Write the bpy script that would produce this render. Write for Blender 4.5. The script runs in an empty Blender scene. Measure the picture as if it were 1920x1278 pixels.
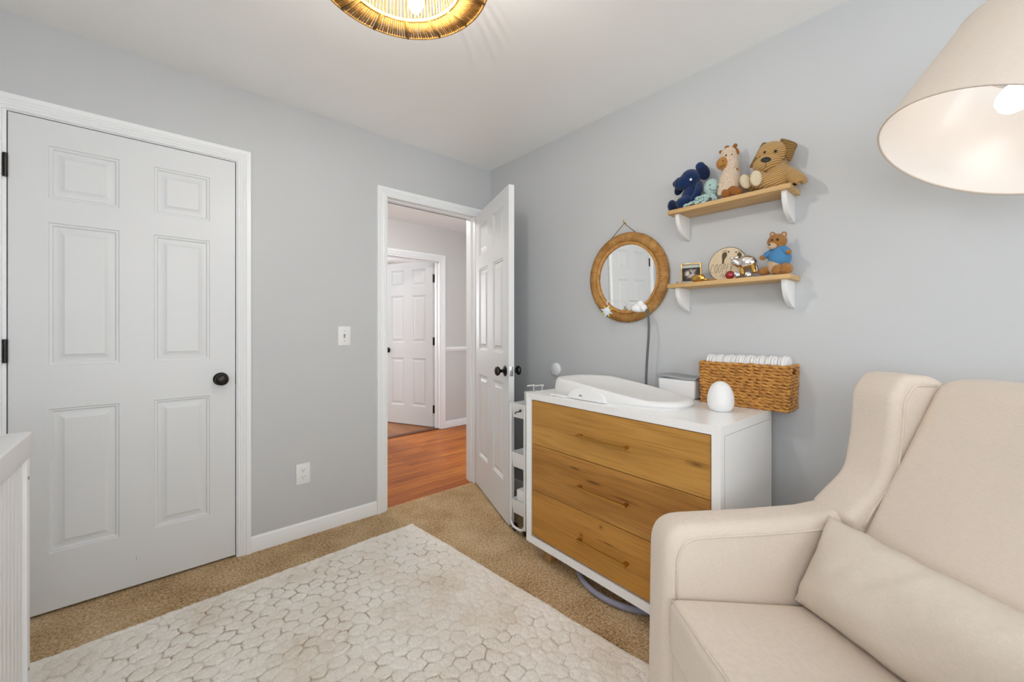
import bpy, bmesh, math, random
from mathutils import Vector, Matrix, noise
random.seed(7)
COL = bpy.context.scene.collection
SC = bpy.context.scene
R = math.radians
PI = math.pi

# ------------------------------------------------------------------ camera survey
FPX, HY, YAW = 759.15, 617.9, R(41.2975)
CAM = Vector((-1.9926, -2.5259, 1.1791))
FWD = Vector((math.sin(YAW), math.cos(YAW), 0)); RGT = Vector((math.cos(YAW), -math.sin(YAW), 0))
def ray(u, v): return FWD + RGT*((u-960)/FPX) + Vector((0, 0, (HY-v)/FPX))
def onx(u, v, x):                       # point of the photo lying on the plane x = const
    d = ray(u, v); return CAM + d*((x-CAM.x)/d.x)
def ony(u, v, y):
    d = ray(u, v); return CAM + d*((y-CAM.y)/d.y)
def onz(u, v, z):
    d = ray(u, v); return CAM + d*((z-CAM.z)/d.z)
def mpp(pt): return (pt-CAM).dot(FWD)/FPX   # metres per pixel at a point

cam = bpy.data.cameras.new('camera'); co = bpy.data.objects.new('camera', cam); COL.objects.link(co)
co.location = CAM; co.rotation_euler = (PI/2, 0, -YAW)
cam.sensor_width = 36; cam.lens = FPX/1920*36; cam.shift_y = -(639-HY)/1920; cam.clip_start = .02
SC.camera = co

# ------------------------------------------------------------------ materials
def lin(h):
    h = h.lstrip('#'); c = [int(h[i:i+2], 16)/255 for i in (0, 2, 4)]
    return tuple(x/12.92 if x <= .04045 else ((x+.055)/1.055)**2.4 for x in c)+(1,)
class NT:
    def __init__(s, name):
        s.m = bpy.data.materials.new(name); s.m.use_nodes = True; s.t = s.m.node_tree
        s.b = s.t.nodes['Principled BSDF']; s.out = s.t.nodes['Material Output']
    def n(s, typ, **kw):
        nd = s.t.nodes.new(typ)
        for k, v in kw.items():
            if k in nd.inputs: nd.inputs[k].default_value = v
            else: setattr(nd, k, v)
        return nd
    def l(s, a, b): s.t.links.new(a, b)
    def co(s, kind='Object', scale=(1, 1, 1), rot=(0, 0, 0), loc=(0, 0, 0)):
        tc = s.n('ShaderNodeTexCoord'); mp = s.n('ShaderNodeMapping')
        mp.inputs['Scale'].default_value = scale; mp.inputs['Rotation'].default_value = rot; mp.inputs['Location'].default_value = loc
        s.l(tc.outputs[kind], mp.inputs['Vector']); return mp.outputs['Vector']
    def noise(s, vec, scale, detail=3, rough=.55, dist=0):
        nd = s.n('ShaderNodeTexNoise', Scale=scale, Detail=detail, Roughness=rough, Distortion=dist); s.l(vec, nd.inputs['Vector']); return nd.outputs['Fac']
    def ramp(s, fac, stops):
        r = s.n('ShaderNodeValToRGB'); e = r.color_ramp.elements
        while len(e) < len(stops): e.new(.5)
        for i, (p, c) in enumerate(stops): e[i].position = p; e[i].color = c if isinstance(c, tuple) else lin(c)
        s.l(fac, r.inputs['Fac']); return r.outputs['Color']
    def math(s, op, a, b=None, c=None):
        nd = s.n('ShaderNodeMath', operation=op)
        for i, x in enumerate((a, b, c)):
            if x is None: continue
            if isinstance(x, (int, float)): nd.inputs[i].default_value = x
            else: s.l(x, nd.inputs[i])
        return nd.outputs[0]
    def mix(s, fac, a, b, mode='MIX'):
        nd = s.n('ShaderNodeMix', data_type='RGBA', blend_type=mode)
        for i, x in ((0, fac), (6, a), (7, b)):
            if isinstance(x, (int, float)): nd.inputs[i].default_value = x
            elif isinstance(x, tuple): nd.inputs[i].default_value = x
            elif isinstance(x, str): nd.inputs[i].default_value = lin(x)
            else: s.l(x, nd.inputs[i])
        return nd.outputs[2]
    def bump(s, h, strength=.3, dist=.002):
        bn = s.n('ShaderNodeBump', Strength=strength, Distance=dist); s.l(h, bn.inputs['Height']); s.l(bn.outputs['Normal'], s.b.inputs['Normal'])
    def col(s, c):
        if isinstance(c, (str, tuple)): s.b.inputs['Base Color'].default_value = lin(c) if isinstance(c, str) else c
        else: s.l(c, s.b.inputs['Base Color'])
    def rough(s, r): s.b.inputs['Roughness'].default_value = r
    def set(s, **kw):
        for k, v in kw.items(): s.b.inputs[k.replace('_', ' ')].default_value = v
        return s.m

def paint(name, c, rough=.5, bump=.08, scale=180, var=.02):
    t = NT(name); v = t.co()
    f = t.noise(v, 1.3, 2)
    a = lin(c); lo = tuple(x*(1-var) for x in a[:3])+(1,); hi = tuple(min(1, x*(1+var)) for x in a[:3])+(1,)
    t.col(t.ramp(f, [(.3, lo), (.7, hi)])); t.rough(rough)
    if bump: t.bump(t.noise(v, scale, 2), bump, .001)
    return t.m
def metal(name, c, rough=.3):
    t = NT(name); t.col(c); f = t.noise(t.co(), 60, 3)
    t.l(t.math('MULTIPLY_ADD', f, .15, rough-.07), t.b.inputs['Roughness']); t.set(Metallic=1.0); return t.m
def fabric(name, c, scale=700, depth=.35, rough=.9, var=.12):
    t = NT(name)
    a = t.noise(t.co(scale=(1, 1, .08)), scale, 2); b = t.noise(t.co(scale=(.08, .08, 1)), scale, 2)
    w = t.math('ADD', a, b); big = t.noise(t.co(), 9, 2)
    k = lin(c); lo = tuple(x*(1-var) for x in k[:3])+(1,); hi = tuple(min(1, x*(1+var*.6)) for x in k[:3])+(1,)
    col = t.ramp(t.math('MULTIPLY', w, .5), [(.36, lo), (.62, hi)])
    t.col(t.mix(.12, col, t.ramp(big, [(.35, lo), (.65, hi)]))); t.rough(rough); t.bump(w, depth, .0012)
    t.set(Sheen_Weight=.15, Specular_IOR_Level=.2); return t.m
def plush(name, c, c2=None, scale=260, depth=.9):
    t = NT(name); v = t.co(); f = t.noise(v, scale, 4, .7)
    k = lin(c); d = lin(c2) if c2 else tuple(x*.55 for x in k[:3])+(1,)
    t.col(t.ramp(f, [(.33, d), (.6, k)])); t.rough(1.0); t.bump(f, depth, .004); t.set(Sheen_Weight=.25, Specular_IOR_Level=.1); return t.m

M = {}
M['wall'] = paint('wall_paint_grey', '#c4c6c7', .55, .05, 240)
M['hallwall'] = paint('hall_paint_grey', '#cfcdcb', .55, .05, 240)
M['ceil'] = paint('ceiling_paint', '#f4f4f3', .8, .06, 140)
M['trim'] = paint('trim_white_paint', '#eef0f1', .35, .03, 90)
M['door'] = paint('door_white_paint', '#dcdedf', .38, .05, 150)
M['lacquer'] = paint('white_lacquer', '#f4f4f3', .22, 0)
M['lacquer_matt'] = paint('white_matt_lacquer', '#e9e9e8', .4, 0)
M['plastic'] = paint('white_plastic', '#e9e9e9', .45, 0)
M['foam'] = paint('white_foam', '#e4e4e3', .5, .03, 300)
M['whitemetal'] = paint('white_powder_coat', '#e6e6e5', .35, 0)
M['crib'] = paint('crib_white', '#e9eaeb', .35, .02, 60)
M['greyplastic'] = paint('grey_plastic', '#8f9192', .5, 0)
M['greylid'] = paint('grey_lid', '#9c9ea0', .5, .03, 120)
M['darkgrey'] = paint('dark_grey_plastic', '#595c5f', .5, 0)
M['black'] = paint('black_plastic', '#17181a', .45, 0)
M['ink'] = paint('dark_ink', '#3a332c', .8, 0)
M['brown_ink'] = plush('footprint_ink', '#6d5c48', '#4a3b2c', 900, .1)
M['slot'] = paint('socket_slot', '#3a3a3a', .6, 0)
M['bronze'] = metal('oil_rubbed_bronze', '#3d3a38', .32)
M['brass'] = metal('brushed_brass', '#c79a4c', .3)
M['gold'] = metal('gold', '#d9a95a', .22)
M['steel'] = metal('steel', '#b9bbbd', .25)
M['chrome'] = metal('polished_silver', '#e9e6e2', .08)
M['mirror'] = NT('mirror_glass').set(Metallic=1.0, Roughness=.0, Base_Color=(.93, .94, .94, 1))
M['chair'] = fabric('oatmeal_linen', '#d9ccbe', 900, .3, var=.07)
M['cushion'] = fabric('natural_linen', '#d6cbbd', 800, .4, var=.07)
M['piping'] = fabric('linen_piping', '#d9ccbc', 900, .2)
M['shade_out'] = fabric('shade_fabric', '#d3c8bc', 900, .15, var=.06)
M['shade_in'] = paint('shade_lining', '#f6f2ee', .22, 0)
M['lilac'] = fabric('lilac_grey_fabric', '#9a99ac', 600, .2)
M['diaper'] = plush('white_cotton', '#f1f1f0', '#d8d8d8', 300, .3)
M['cord'] = plush('twine', '#8b6d45', '#5f492c', 700, .3)
M['navy'] = plush('navy_plush', '#1c3768', '#0c1c3c', 240)
M['navydark'] = plush('navy_plush_dark', '#16284f', '#0a1630', 240)
M['mint'] = fabric('mint_velour', '#a9c3bd', 900, .2)
M['minttwist'] = plush('mint_braid', '#c4d9d2', '#4f7f84', 160, .5)
M['cream'] = plush('cream_plush', '#e9d8c3', '#c9a98a', 200)
M['rust'] = plush('rust_plush', '#a86a30', '#7c4a1e', 260, .5)
M['tanmuzzle'] = plush('tan_velour', '#b98545', '#9c6c34', 700, .2)
M['bear'] = plush('brown_plush', '#bf8748', '#7d4f24', 260)
M['bearlight'] = plush('beige_plush', '#d3bb9d', '#b1977a', 400, .4)
M['bluecloth'] = fabric('blue_felt', '#4d86b4', 900, .2)
M['sole'] = plush('cream_sole', '#ddd0b4', '#c9ba9b', 500, .2)
M['starwhite'] = plush('pale_blue_plush', '#dfe6ec', '#c2ccd6', 500, .2)
M['staryellow'] = plush('yellow_plush', '#d9cf4e', '#b5a92f', 500, .2)
M['pink'] = paint('pink_thread', '#c9647c', .8, 0)
M['linenwhite'] = plush('white_sheet', '#e8e8ea', '#d6d6da', 300, .1)
t = NT('red_glass'); t.col('#8e0f18'); t.rough(.08); M['red'] = t.set(Coat_Weight=.6)
def cord_mat():
    t = NT('corduroy'); v = t.co()
    w = t.n('ShaderNodeTexWave', wave_type='BANDS', bands_direction='Z', Scale=40, Distortion=1.5, Detail=1); t.l(v, w.inputs['Vector'])
    t.l(t.co(rot=(R(18), 0, 0)), w.inputs['Vector'])
    t.col(t.ramp(w.outputs['Fac'], [(.10, '#94703c'), (.5, '#c9a267')])); t.rough(.95); t.bump(w.outputs['Fac'], .6, .003); t.set(Sheen_Weight=.2); return t.m
M['corduroy'] = cord_mat()
def cord_dark():
    t = NT('corduroy_brown'); w = t.n('ShaderNodeTexWave', wave_type='BANDS', bands_direction='Z', Scale=36, Distortion=1); t.l(t.co(rot=(R(-25), 0, 0)), w.inputs['Vector'])
    t.col(t.ramp(w.outputs['Fac'], [(.10, '#6d5128'), (.5, '#96743d')])); t.rough(.95); t.bump(w.outputs['Fac'], .6, .003); return t.m
M['corduroy_dark'] = cord_dark()
def emis(name, c, s):
    t = NT(name); t.col((.8, .8, .8, 1)); t.b.inputs['Emission Color'].default_value = c; t.b.inputs['Emission Strength'].default_value = s; return t.m
M['bulb_warm'] = emis('lit_bulb_warm', (1, .96, .90, 1), 240)
M['bulb_lamp'] = emis('lit_bulb_soft', (1, .92, .85, 1), 5)
M['hallfill'] = emis('hall_fill_glow', (1, .95, .90, 1), 46)  # glow of the added, unseen hall fill lamp

def wood(name, base, dark, light, along='X', g=1.0, knots=(), rough=.45, gloss=.3, off=0):
    """grain stretched along one local axis, growth rings, and dark knots at (x, z) spots"""
    t = NT(name); tc = t.n('ShaderNodeTexCoord'); sep = t.n('ShaderNodeSeparateXYZ'); t.l(tc.outputs['Object'], sep.inputs[0])
    x, y, z = sep.outputs
    if along == 'Y': x, y = y, x
    if along == 'Z': x, z = z, x
    comb = t.n('ShaderNodeCombineXYZ'); t.l(t.math('MULTIPLY_ADD', x, 1.5*g, off), comb.inputs[0]); t.l(t.math('MULTIPLY', y, 16*g), comb.inputs[1]); t.l(t.math('MULTIPLY', z, 16*g), comb.inputs[2])
    warp = t.noise(comb.outputs[0], .55, 3, .5)
    kd = None
    for (kx, kz, rx, rz) in knots:
        dx = t.math('DIVIDE', t.math('SUBTRACT', x, kx), rx); dz = t.math('DIVIDE', t.math('SUBTRACT', z, kz), rz)
        d = t.math('ADD', t.math('MULTIPLY', dx, dx), t.math('MULTIPLY', dz, dz))
        e = t.math('POWER', 2.718, t.math('MULTIPLY', d, -1.0))
        kd = e if kd is None else t.math('MAXIMUM', kd, e)
    rings_in = t.math('MULTIPLY', warp, 30)
    if kd is not None: rings_in = t.math('MULTIPLY_ADD', kd, 7.0, rings_in)
    rings = t.math('MULTIPLY_ADD', t.math('SINE', rings_in), .5, .5)
    comb2 = t.n('ShaderNodeCombineXYZ'); t.l(t.math('MULTIPLY', x, 4*g), comb2.inputs[0]); t.l(t.math('MULTIPLY', y, 170*g), comb2.inputs[1]); t.l(t.math('MULTIPLY', z, 170*g), comb2.inputs[2])
    fine = t.noise(comb2.outputs[0], 1, 3, .6)
    comb3 = t.n('ShaderNodeCombineXYZ'); t.l(t.math('MULTIPLY_ADD', x, .8*g, off+3), comb3.inputs[0]); t.l(t.math('MULTIPLY', z, 9*g), comb3.inputs[2]); t.l(t.math('MULTIPLY', y, 9*g), comb3.inputs[1])
    big = t.noise(comb3.outputs[0], 1, 2, .5)
    c = t.ramp(big, [(.3, base), (.7, light)])
    c = t.mix(t.math('MULTIPLY', t.math('POWER', rings, 4.0), .24), c, dark)
    c = t.mix(t.math('MULTIPLY', t.math('SMOOTH_MIN', t.math('MAXIMUM', t.math('MULTIPLY_ADD', fine, 6.0, -3.0), 0.0), 1.0, .1), .34), c, dark)
    if kd is not None: c = t.mix(t.math('MULTIPLY', t.math('POWER', kd, 2.5), .75), c, '#4a2c10')
    t.col(c); t.rough(rough); t.bump(fine, .08, .001); t.set(Specular_IOR_Level=gloss); return t.m
M['oak1'] = wood('oak_top_drawer', '#b0803c', '#7a4f1c', '#c8964e', 'X', 1, [(.905, .70, .05, .012)], off=1.3)
M['oak2'] = wood('oak_middle_drawer', '#a87436', '#663f15', '#c08c47', 'X', 1, [(.33, .535, .05, .008), (.44, .50, .07, .010), (.60, .475, .09, .006)], off=4.1)
M['oak3'] = wood('oak_bottom_drawer', '#b07a36', '#704414', '#c69044', 'X', 1, [(.482, .318, .012, .010), (.52, .26, .05, .005), (.37, .24, .012, .012)], off=7.7)
M['oakleg'] = wood('oak_leg', '#a97f50', '#7d5a30', '#b98f5f', 'Z')
M['shelfwood'] = wood('shelf_pine', '#c6a06a', '#a67c48', '#d6b583', 'Y', 1.2, rough=.5)
def plank_floor(name, w, length, stops, along='X', rough=.42):
    t = NT(name); v = t.co(rot=(0, 0, 0 if along == 'X' else PI/2))
    br = t.n('ShaderNodeTexBrick', offset=.37, Scale=1.0); br.inputs['Brick Width'].default_value = length; br.inputs['Row Height'].default_value = w
    br.inputs['Mortar Size'].default_value = .0012; br.inputs['Color1'].default_value = (0, 0, 0, 1); br.inputs['Color2'].default_value = (1, 1, 1, 1); br.inputs['Mortar'].default_value = (.5, .5, .5, 1)
    br.inputs['Bias'].default_value = 0
    t.l(v, br.inputs['Vector'])
    mp = t.n('ShaderNodeMapping'); mp.inputs['Scale'].default_value = (3, 70, 1); t.l(v, mp.inputs['Vector'])
    gr = t.noise(mp.outputs[0], 1, 4, .6, .4)
    f = t.math('ADD', t.math('MULTIPLY_ADD', br.outputs['Color'], .16, .07), t.math('MULTIPLY', gr, .7))
    c = t.ramp(f, stops); c = t.mix(t.math('MULTIPLY', br.outputs['Fac'], .7), c, '#3a1c0a')
    t.col(c); t.rough(rough); t.set(Specular_IOR_Level=.25); return t.m
M['hallfloor'] = plank_floor('red_oak_planks', .057, .9, [(.3, '#7a3a10'), (.5, '#b0611c'), (.7, '#cb8132')])
M['farfloor'] = plank_floor('brown_planks', .075, 1.1, [(.2, '#6a4224'), (.5, '#8b5a34'), (.8, '#a06d42')], 'Y')
def carpet():
    t = NT('tan_carpet'); v = t.co()
    a = t.noise(v, 95, 4, .8); b = t.noise(v, 4, 3, .6); vo = t.n('ShaderNodeTexVoronoi', Scale=170); t.l(v, vo.inputs['Vector'])
    f = t.math('ADD', t.math('MULTIPLY', a, .75), t.math('MULTIPLY', b, .25))
    c = t.ramp(f, [(.36, '#70542f'), (.45, '#ba976a'), (.54, '#dbbd92'), (.64, '#f2dfbd')])
    t.col(c); t.rough(1); t.bump(t.math('SUBTRACT', a, t.math('MULTIPLY', vo.outputs['Distance'], .5)), 1.0, .008); t.set(Specular_IOR_Level=.05, Sheen_Weight=.1); return t.m
M['carpet'] = carpet()
def rugmat():
    t = NT('cream_rug_pile'); v = t.co()
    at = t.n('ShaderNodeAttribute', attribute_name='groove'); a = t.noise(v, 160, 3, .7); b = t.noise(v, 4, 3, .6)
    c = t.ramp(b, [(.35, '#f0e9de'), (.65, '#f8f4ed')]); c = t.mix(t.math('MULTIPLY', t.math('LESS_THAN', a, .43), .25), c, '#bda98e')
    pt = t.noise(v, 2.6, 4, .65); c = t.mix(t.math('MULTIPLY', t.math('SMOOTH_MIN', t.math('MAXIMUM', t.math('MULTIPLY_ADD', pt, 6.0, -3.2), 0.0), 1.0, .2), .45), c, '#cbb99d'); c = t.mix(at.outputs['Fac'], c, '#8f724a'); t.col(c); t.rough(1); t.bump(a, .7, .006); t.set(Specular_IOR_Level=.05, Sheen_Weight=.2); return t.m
M['rug'] = rugmat()
def rattan(name, c1, c2, n=40):
    t = NT(name); v = t.co(); a = t.noise(v, n, 3, .6); b = t.noise(v, 260, 2)
    t.col(t.ramp(t.math('ADD', t.math('MULTIPLY', a, .7), t.math('MULTIPLY', b, .3)), [(.33, c2), (.62, c1)])); t.rough(.5); t.bump(b, .3, .002); return t.m
def wrap():
    t = NT('rattan_wrap'); tc = t.n('ShaderNodeTexCoord'); sep = t.n('ShaderNodeSeparateXYZ'); t.l(tc.outputs['Object'], sep.inputs[0])
    an = t.math('ARCTAN2', sep.outputs[2], sep.outputs[1]); nz = t.noise(t.co(), 24, 3, .6); fine = t.noise(t.co(), 300, 2)
    st = t.math('SINE', t.math('MULTIPLY_ADD', an, 150, t.math('MULTIPLY', nz, 3.0)))
    c = t.ramp(t.math('ADD', t.math('MULTIPLY', nz, .75), t.math('MULTIPLY', fine, .25)), [(.36, '#a9722f'), (.62, '#d2a05c')])
    c = t.mix(t.math('MULTIPLY', t.math('GREATER_THAN', st, .55), .5), c, '#6e4519'); t.col(c); t.rough(.5); t.bump(st, .5, .002); return t.m
M['rattan'] = wrap()
M['rattan_light'] = rattan('rattan_ring', '#cf9c5c', '#a8742f')
M['seagrass'] = rattan('water_hyacinth', '#d49a4c', '#8f591f', 55)
t = NT('jute_cord'); f = t.noise(t.co(), 300, 2); t.col(t.ramp(f, [(.35, '#a3752a'), (.65, '#dbae60')])); t.rough(.8)
tr = t.n('ShaderNodeBsdfTranslucent'); tr.inputs['Color'].default_value = lin('#d9a850'); mx = t.n('ShaderNodeMixShader'); mx.inputs[0].default_value = .25
t.l(t.b.outputs[0], mx.inputs[1]); t.l(tr.outputs[0], mx.inputs[2]); t.l(mx.outputs[0], t.out.inputs['Surface']); M['jute'] = t.m
M['jutedark'] = rattan('jute_rib', '#8a6427', '#5f4213')
t = NT('window_glass'); t.col((1, 1, 1, 1)); t.rough(.0); tr = t.n('ShaderNodeBsdfTransparent'); mx = t.n('ShaderNodeMixShader'); mx.inputs[0].default_value = .06
t.l(tr.outputs[0], mx.inputs[1]); t.l(t.b.outputs[0], mx.inputs[2]); t.l(mx.outputs[0], t.out.inputs['Surface']); M['glass'] = t.m
def photo_mat():
    t = NT('scan_print'); v = t.co(); a = t.noise(v, 34, 3, .6, .8)
    sep = t.n('ShaderNodeSeparateXYZ'); tc = t.n('ShaderNodeTexCoord'); t.l(tc.outputs['Object'], sep.inputs[0])
    dx = t.math('DIVIDE', sep.outputs[0], .030); dz = t.math('DIVIDE', t.math('SUBTRACT', sep.outputs[2], .043), .030)
    d = t.math('ADD', t.math('MULTIPLY', dx, dx), t.math('MULTIPLY', dz, dz))
    f = t.math('SUBTRACT', t.math('MULTIPLY', a, 1.35), t.math('MULTIPLY', d, .35))
    t.col(t.ramp(f, [(.30, '#120c0b'), (.46, '#5a4a44'), (.72, '#cfc4ba')])); t.rough(.3); return t.m
M['photo'] = photo_mat()
M['paper'] = paint('pale_mount', '#b9c0bb', .6, 0)
M['plaque'] = wood('plaque_birch', '#d9c6a4', '#c4ae88', '#e2d2b4', 'Z', 1.0)

# ------------------------------------------------------------------ mesh helpers
class MB:
    def __init__(s): s.v = []; s.f = []
    def add(s, vs, fs):
        o = len(s.v); s.v += [tuple(x) for x in vs]; s.f += [tuple(i+o for i in f) for f in fs]; return s
    def bm(s, b):
        b.verts.ensure_lookup_table(); b.verts.index_update()
        s.add([v.co.copy() for v in b.verts], [[v.index for v in f.verts] for f in b.faces]); b.free(); return s
    def box(s, x0, x1, y0, y1, z0, z1, bev=0, seg=2, mtx=None):
        b = bmesh.new(); bmesh.ops.create_cube(b, size=1)
        for v in b.verts: v.co = Vector((x0+(v.co.x+.5)*(x1-x0), y0+(v.co.y+.5)*(y1-y0), z0+(v.co.z+.5)*(z1-z0)))
        if bev: bmesh.ops.bevel(b, geom=b.edges[:], offset=bev, segments=seg, profile=.5, affect='EDGES')
        if mtx: b.transform(mtx)
        return s.bm(b)
    def lathe(s, prof, n=32, mtx=None, close=False):
        vs = []; fs = []
        for r, z in prof:
            for i in range(n):
                a = 2*PI*i/n; vs.append(Vector((r*math.cos(a), r*math.sin(a), z)))
        m = len(prof)
        for j in range(m-1):
            for i in range(n):
                k = (i+1) % n; fs.append((j*n+i, j*n+k, (j+1)*n+k, (j+1)*n+i))
        if close:
            for i in range(n): k = (i+1) % n; fs.append(((m-1)*n+i, (m-1)*n+k, k, i))
        else:
            if prof[0][0] > 1e-6: fs.append(tuple(reversed(range(n))))
            if prof[-1][0] > 1e-6: fs.append(tuple((m-1)*n+i for i in range(n)))
        if mtx: vs = [mtx @ v for v in vs]
        return s.add(vs, fs)
    def tube(s, pts, rad, n=10, closed=False, cap=True, flat=None):
        pts = [Vector(p) for p in pts]; m = len(pts)
        rs = rad if isinstance(rad, (list, tuple)) else [rad]*m
        tan = []
        for i in range(m):
            a = pts[(i-1) % m] if (closed or i > 0) else pts[i]; b = pts[(i+1) % m] if (closed or i < m-1) else pts[i]
            tan.append((b-a).normalized())
        u = tan[0].orthogonal().normalized(); vs = []; fs = []
        if flat: u = (Vector(flat)-tan[0]*tan[0].dot(Vector(flat))).normalized()
        for i in range(m):
            u = (u-tan[i]*u.dot(tan[i])).normalized(); w = tan[i].cross(u)
            for k in range(n):
                a = 2*PI*k/n; vs.append(pts[i]+(u*math.cos(a)+w*math.sin(a))*rs[i])
        for i in range(m if closed else m-1):
            j = (i+1) % m
            for k in range(n):
                l = (k+1) % n; fs.append((i*n+k, i*n+l, j*n+l, j*n+k))
        if cap and not closed: fs.append(tuple(reversed(range(n)))); fs.append(tuple((m-1)*n+k for k in range(n)))
        return s.add(vs, fs)
    def ell(s, c, r, mtx=None, nu=20, nv=12):
        c = Vector(c); vs = [Vector((0, 0, -1))]; fs = []
        for j in range(1, nv):
            p = -PI/2+PI*j/nv
            for i in range(nu): a = 2*PI*i/nu; vs.append(Vector((math.cos(p)*math.cos(a), math.cos(p)*math.sin(a), math.sin(p))))
        vs.append(Vector((0, 0, 1))); t = len(vs)-1
        for i in range(nu):
            k = (i+1) % nu; fs.append((0, 1+k, 1+i)); fs.append((t, 1+(nv-2)*nu+i, 1+(nv-2)*nu+k))
            for j in range(nv-2): fs.append((1+j*nu+i, 1+j*nu+k, 1+(j+1)*nu+k, 1+(j+1)*nu+i))
        r = Vector(r) if not isinstance(r, (int, float)) else Vector((r, r, r))
        vs = [Vector((v.x*r.x, v.y*r.y, v.z*r.z)) for v in vs]
        if mtx: vs = [mtx @ v for v in vs]
        return s.add([v+c for v in vs], fs)
    def prism(s, poly, t0, t1, fn, bev=0, seg=3):
        """2-D outline extruded from t0 to t1; fn(a, b, t) -> 3-D"""
        b = bmesh.new(); lo = [b.verts.new(fn(p[0], p[1], t0)) for p in poly]; hi = [b.verts.new(fn(p[0], p[1], t1)) for p in poly]; n = len(poly)
        f0 = b.faces.new(lo); f1 = b.faces.new(list(reversed(hi)))
        for i in range(n): b.faces.new((lo[(i+1) % n], lo[i], hi[i], hi[(i+1) % n]))
        bmesh.ops.recalc_face_normals(b, faces=b.faces[:])
        if bev:
            es = [e for e in b.edges if (f0 in e.link_faces) or (f1 in e.link_faces)]
            bmesh.ops.bevel(b, geom=es, offset=bev, segments=seg, profile=.5, affect='EDGES')
        return s.bm(b)
    def soft(s, size, r, m=8, k=4, fn=None, off=(0, 0, 0)):
        """rounded box with inner subdivisions; fn deforms (v, unit) -> v"""
        ax = []
        for L in size:
            h = L/2; a = [-h+r*(1-math.cos(PI/2*i/k)) for i in range(k)]; a = [-h+r*i/k for i in range(k)]
            c = [-h+r+(L-2*r)*i/m for i in range(m+1)]; ax.append(a+c+[-q for q in reversed(a)])
        b = bmesh.new(); cache = {}
        def vert(p):
            key = tuple(round(q, 6) for q in p)
            if key not in cache:
                q = Vector(p); inn = Vector([max(-size[i]/2+r, min(size[i]/2-r, q[i])) for i in range(3)]); d = q-inn
                w = inn+d.normalized()*r if d.length > 1e-9 else q
                un = Vector([2*q[i]/size[i] for i in range(3)])
                if fn: w = fn(w, un)
                cache[key] = b.verts.new(Vector(w)+Vector(off))
            return cache[key]
        for d in range(3):
            i, j = [(1, 2), (2, 0), (0, 1)][d]
            for sgn in (-1, 1):
                for p in range(len(ax[i])-1):
                    for q in range(len(ax[j])-1):
                        ring = []
                        for (pp, qq) in ((p, q), (p+1, q), (p+1, q+1), (p, q+1)):
                            c = [0, 0, 0]; c[d] = sgn*size[d]/2; c[i] = ax[i][pp]; c[j] = ax[j][qq]; ring.append(vert(c))
                        if sgn < 0: ring.reverse()
                        try: b.faces.new(ring)
                        except ValueError: pass
        return s.bm(b)
    def build(s, name, mat, parent=None, ang=35, label=None):
        me = bpy.data.meshes.new(name); me.from_pydata(s.v, [], s.f); me.validate()
        b = bmesh.new(); b.from_mesh(me); bmesh.ops.recalc_face_normals(b, faces=b.faces[:]); b.to_mesh(me); b.free()
        for p in me.polygons: p.use_smooth = True
        if ang < 180: me.set_sharp_from_angle(angle=R(ang))
        me.materials.append(M[mat] if isinstance(mat, str) else mat)
        o = bpy.data.objects.new(name, me); COL.objects.link(o)
        if parent: o.parent = parent
        if label: o['label'] = label
        return o

def tag(o, label, cat, group=None):
    o['label'] = label; o['category'] = cat
    if group: o['group'] = group
    return o
def thing(name, label, cat, loc=(0, 0, 0), rz=0, group=None, rot=None):
    o = bpy.data.objects.new(name, None); COL.objects.link(o); o.empty_display_size = .05
    o.location = loc; o.rotation_euler = rot if rot else (0, 0, rz); return tag(o, label, cat, group)
def struct(o, label=None):
    o['kind'] = 'structure'
    if label: o['label'] = label
    return o
def rootstruct(name, loc=(0, 0, 0), rz=0):
    o = bpy.data.objects.new(name, None); COL.objects.link(o); o.location = loc; o.rotation_euler = (0, 0, rz); o.empty_display_size = .05; return struct(o)
def smooth(pts, n=4, closed=False):
    P = [Vector(p) for p in pts]; out = []; m = len(P)
    for i in range(m if closed else m-1):
        p0 = P[(i-1) % m] if (closed or i) else P[i]; p1 = P[i]; p2 = P[(i+1) % m]; p3 = P[(i+2) % m] if (closed or i < m-2) else p2
        for k in range(n):
            t = k/n; out.append(.5*((2*p1)+(-p0+p2)*t+(2*p0-5*p1+4*p2-p3)*t*t+(-p0+3*p1-3*p2+p3)*t*t*t))
    if not closed: out.append(P[-1])
    return out

# ------------------------------------------------------------------ room shell
H = 2.44; XL, YF = -3.15, -4.7; WT = .115; HF = 1.656; HC = 2.385
def wallbox(name, boxes, mat='wall'):
    m = MB()
    for b in boxes: m.box(*b)
    return struct(m.build(name, mat))
D1 = (-2.455, -1.665, 2.066)      # closet opening (x0, x1, top)
D2 = (-.873, -.137, 2.066)        # doorway
m = MB()
fl = MB().add([(XL, YF, 0), (0, YF, 0), (0, .03, 0), (XL, .03, 0)], [(0, 1, 2, 3)]).add([(XL, YF, -.02), (0, YF, -.02), (0, .03, -.02), (XL, .03, -.02)], [(3, 2, 1, 0)])
struct(fl.build('floor', 'carpet'))
struct(MB().box(-3.2, .97, .03, HF+.05, -.02, -.002).build('floor_hall', 'hallfloor'))
struct(MB().box(-3.2, 2.6, HF+.06, 5.2, -.02, -.002).build('floor_far_room', 'farfloor'))
struct(MB().box(-.3, .62, HF+.0, HF+.09, -.01, .006, .004).build('trim_threshold', wood('threshold_wood', '#5a3018', '#40200f', '#6b3c20')))
struct(MB().box(XL-.1, .1, YF-.1, .0, H, H+.05).build('ceiling', 'ceil'))
struct(MB().box(-3.2, .97, WT, HF, HC, HC+.05).build('ceiling_hall', 'ceil'))
struct(MB().box(-3.2, 2.6, HF+.12, 5.2, HC, HC+.05).build('ceiling_far_room', 'ceil'))
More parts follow.
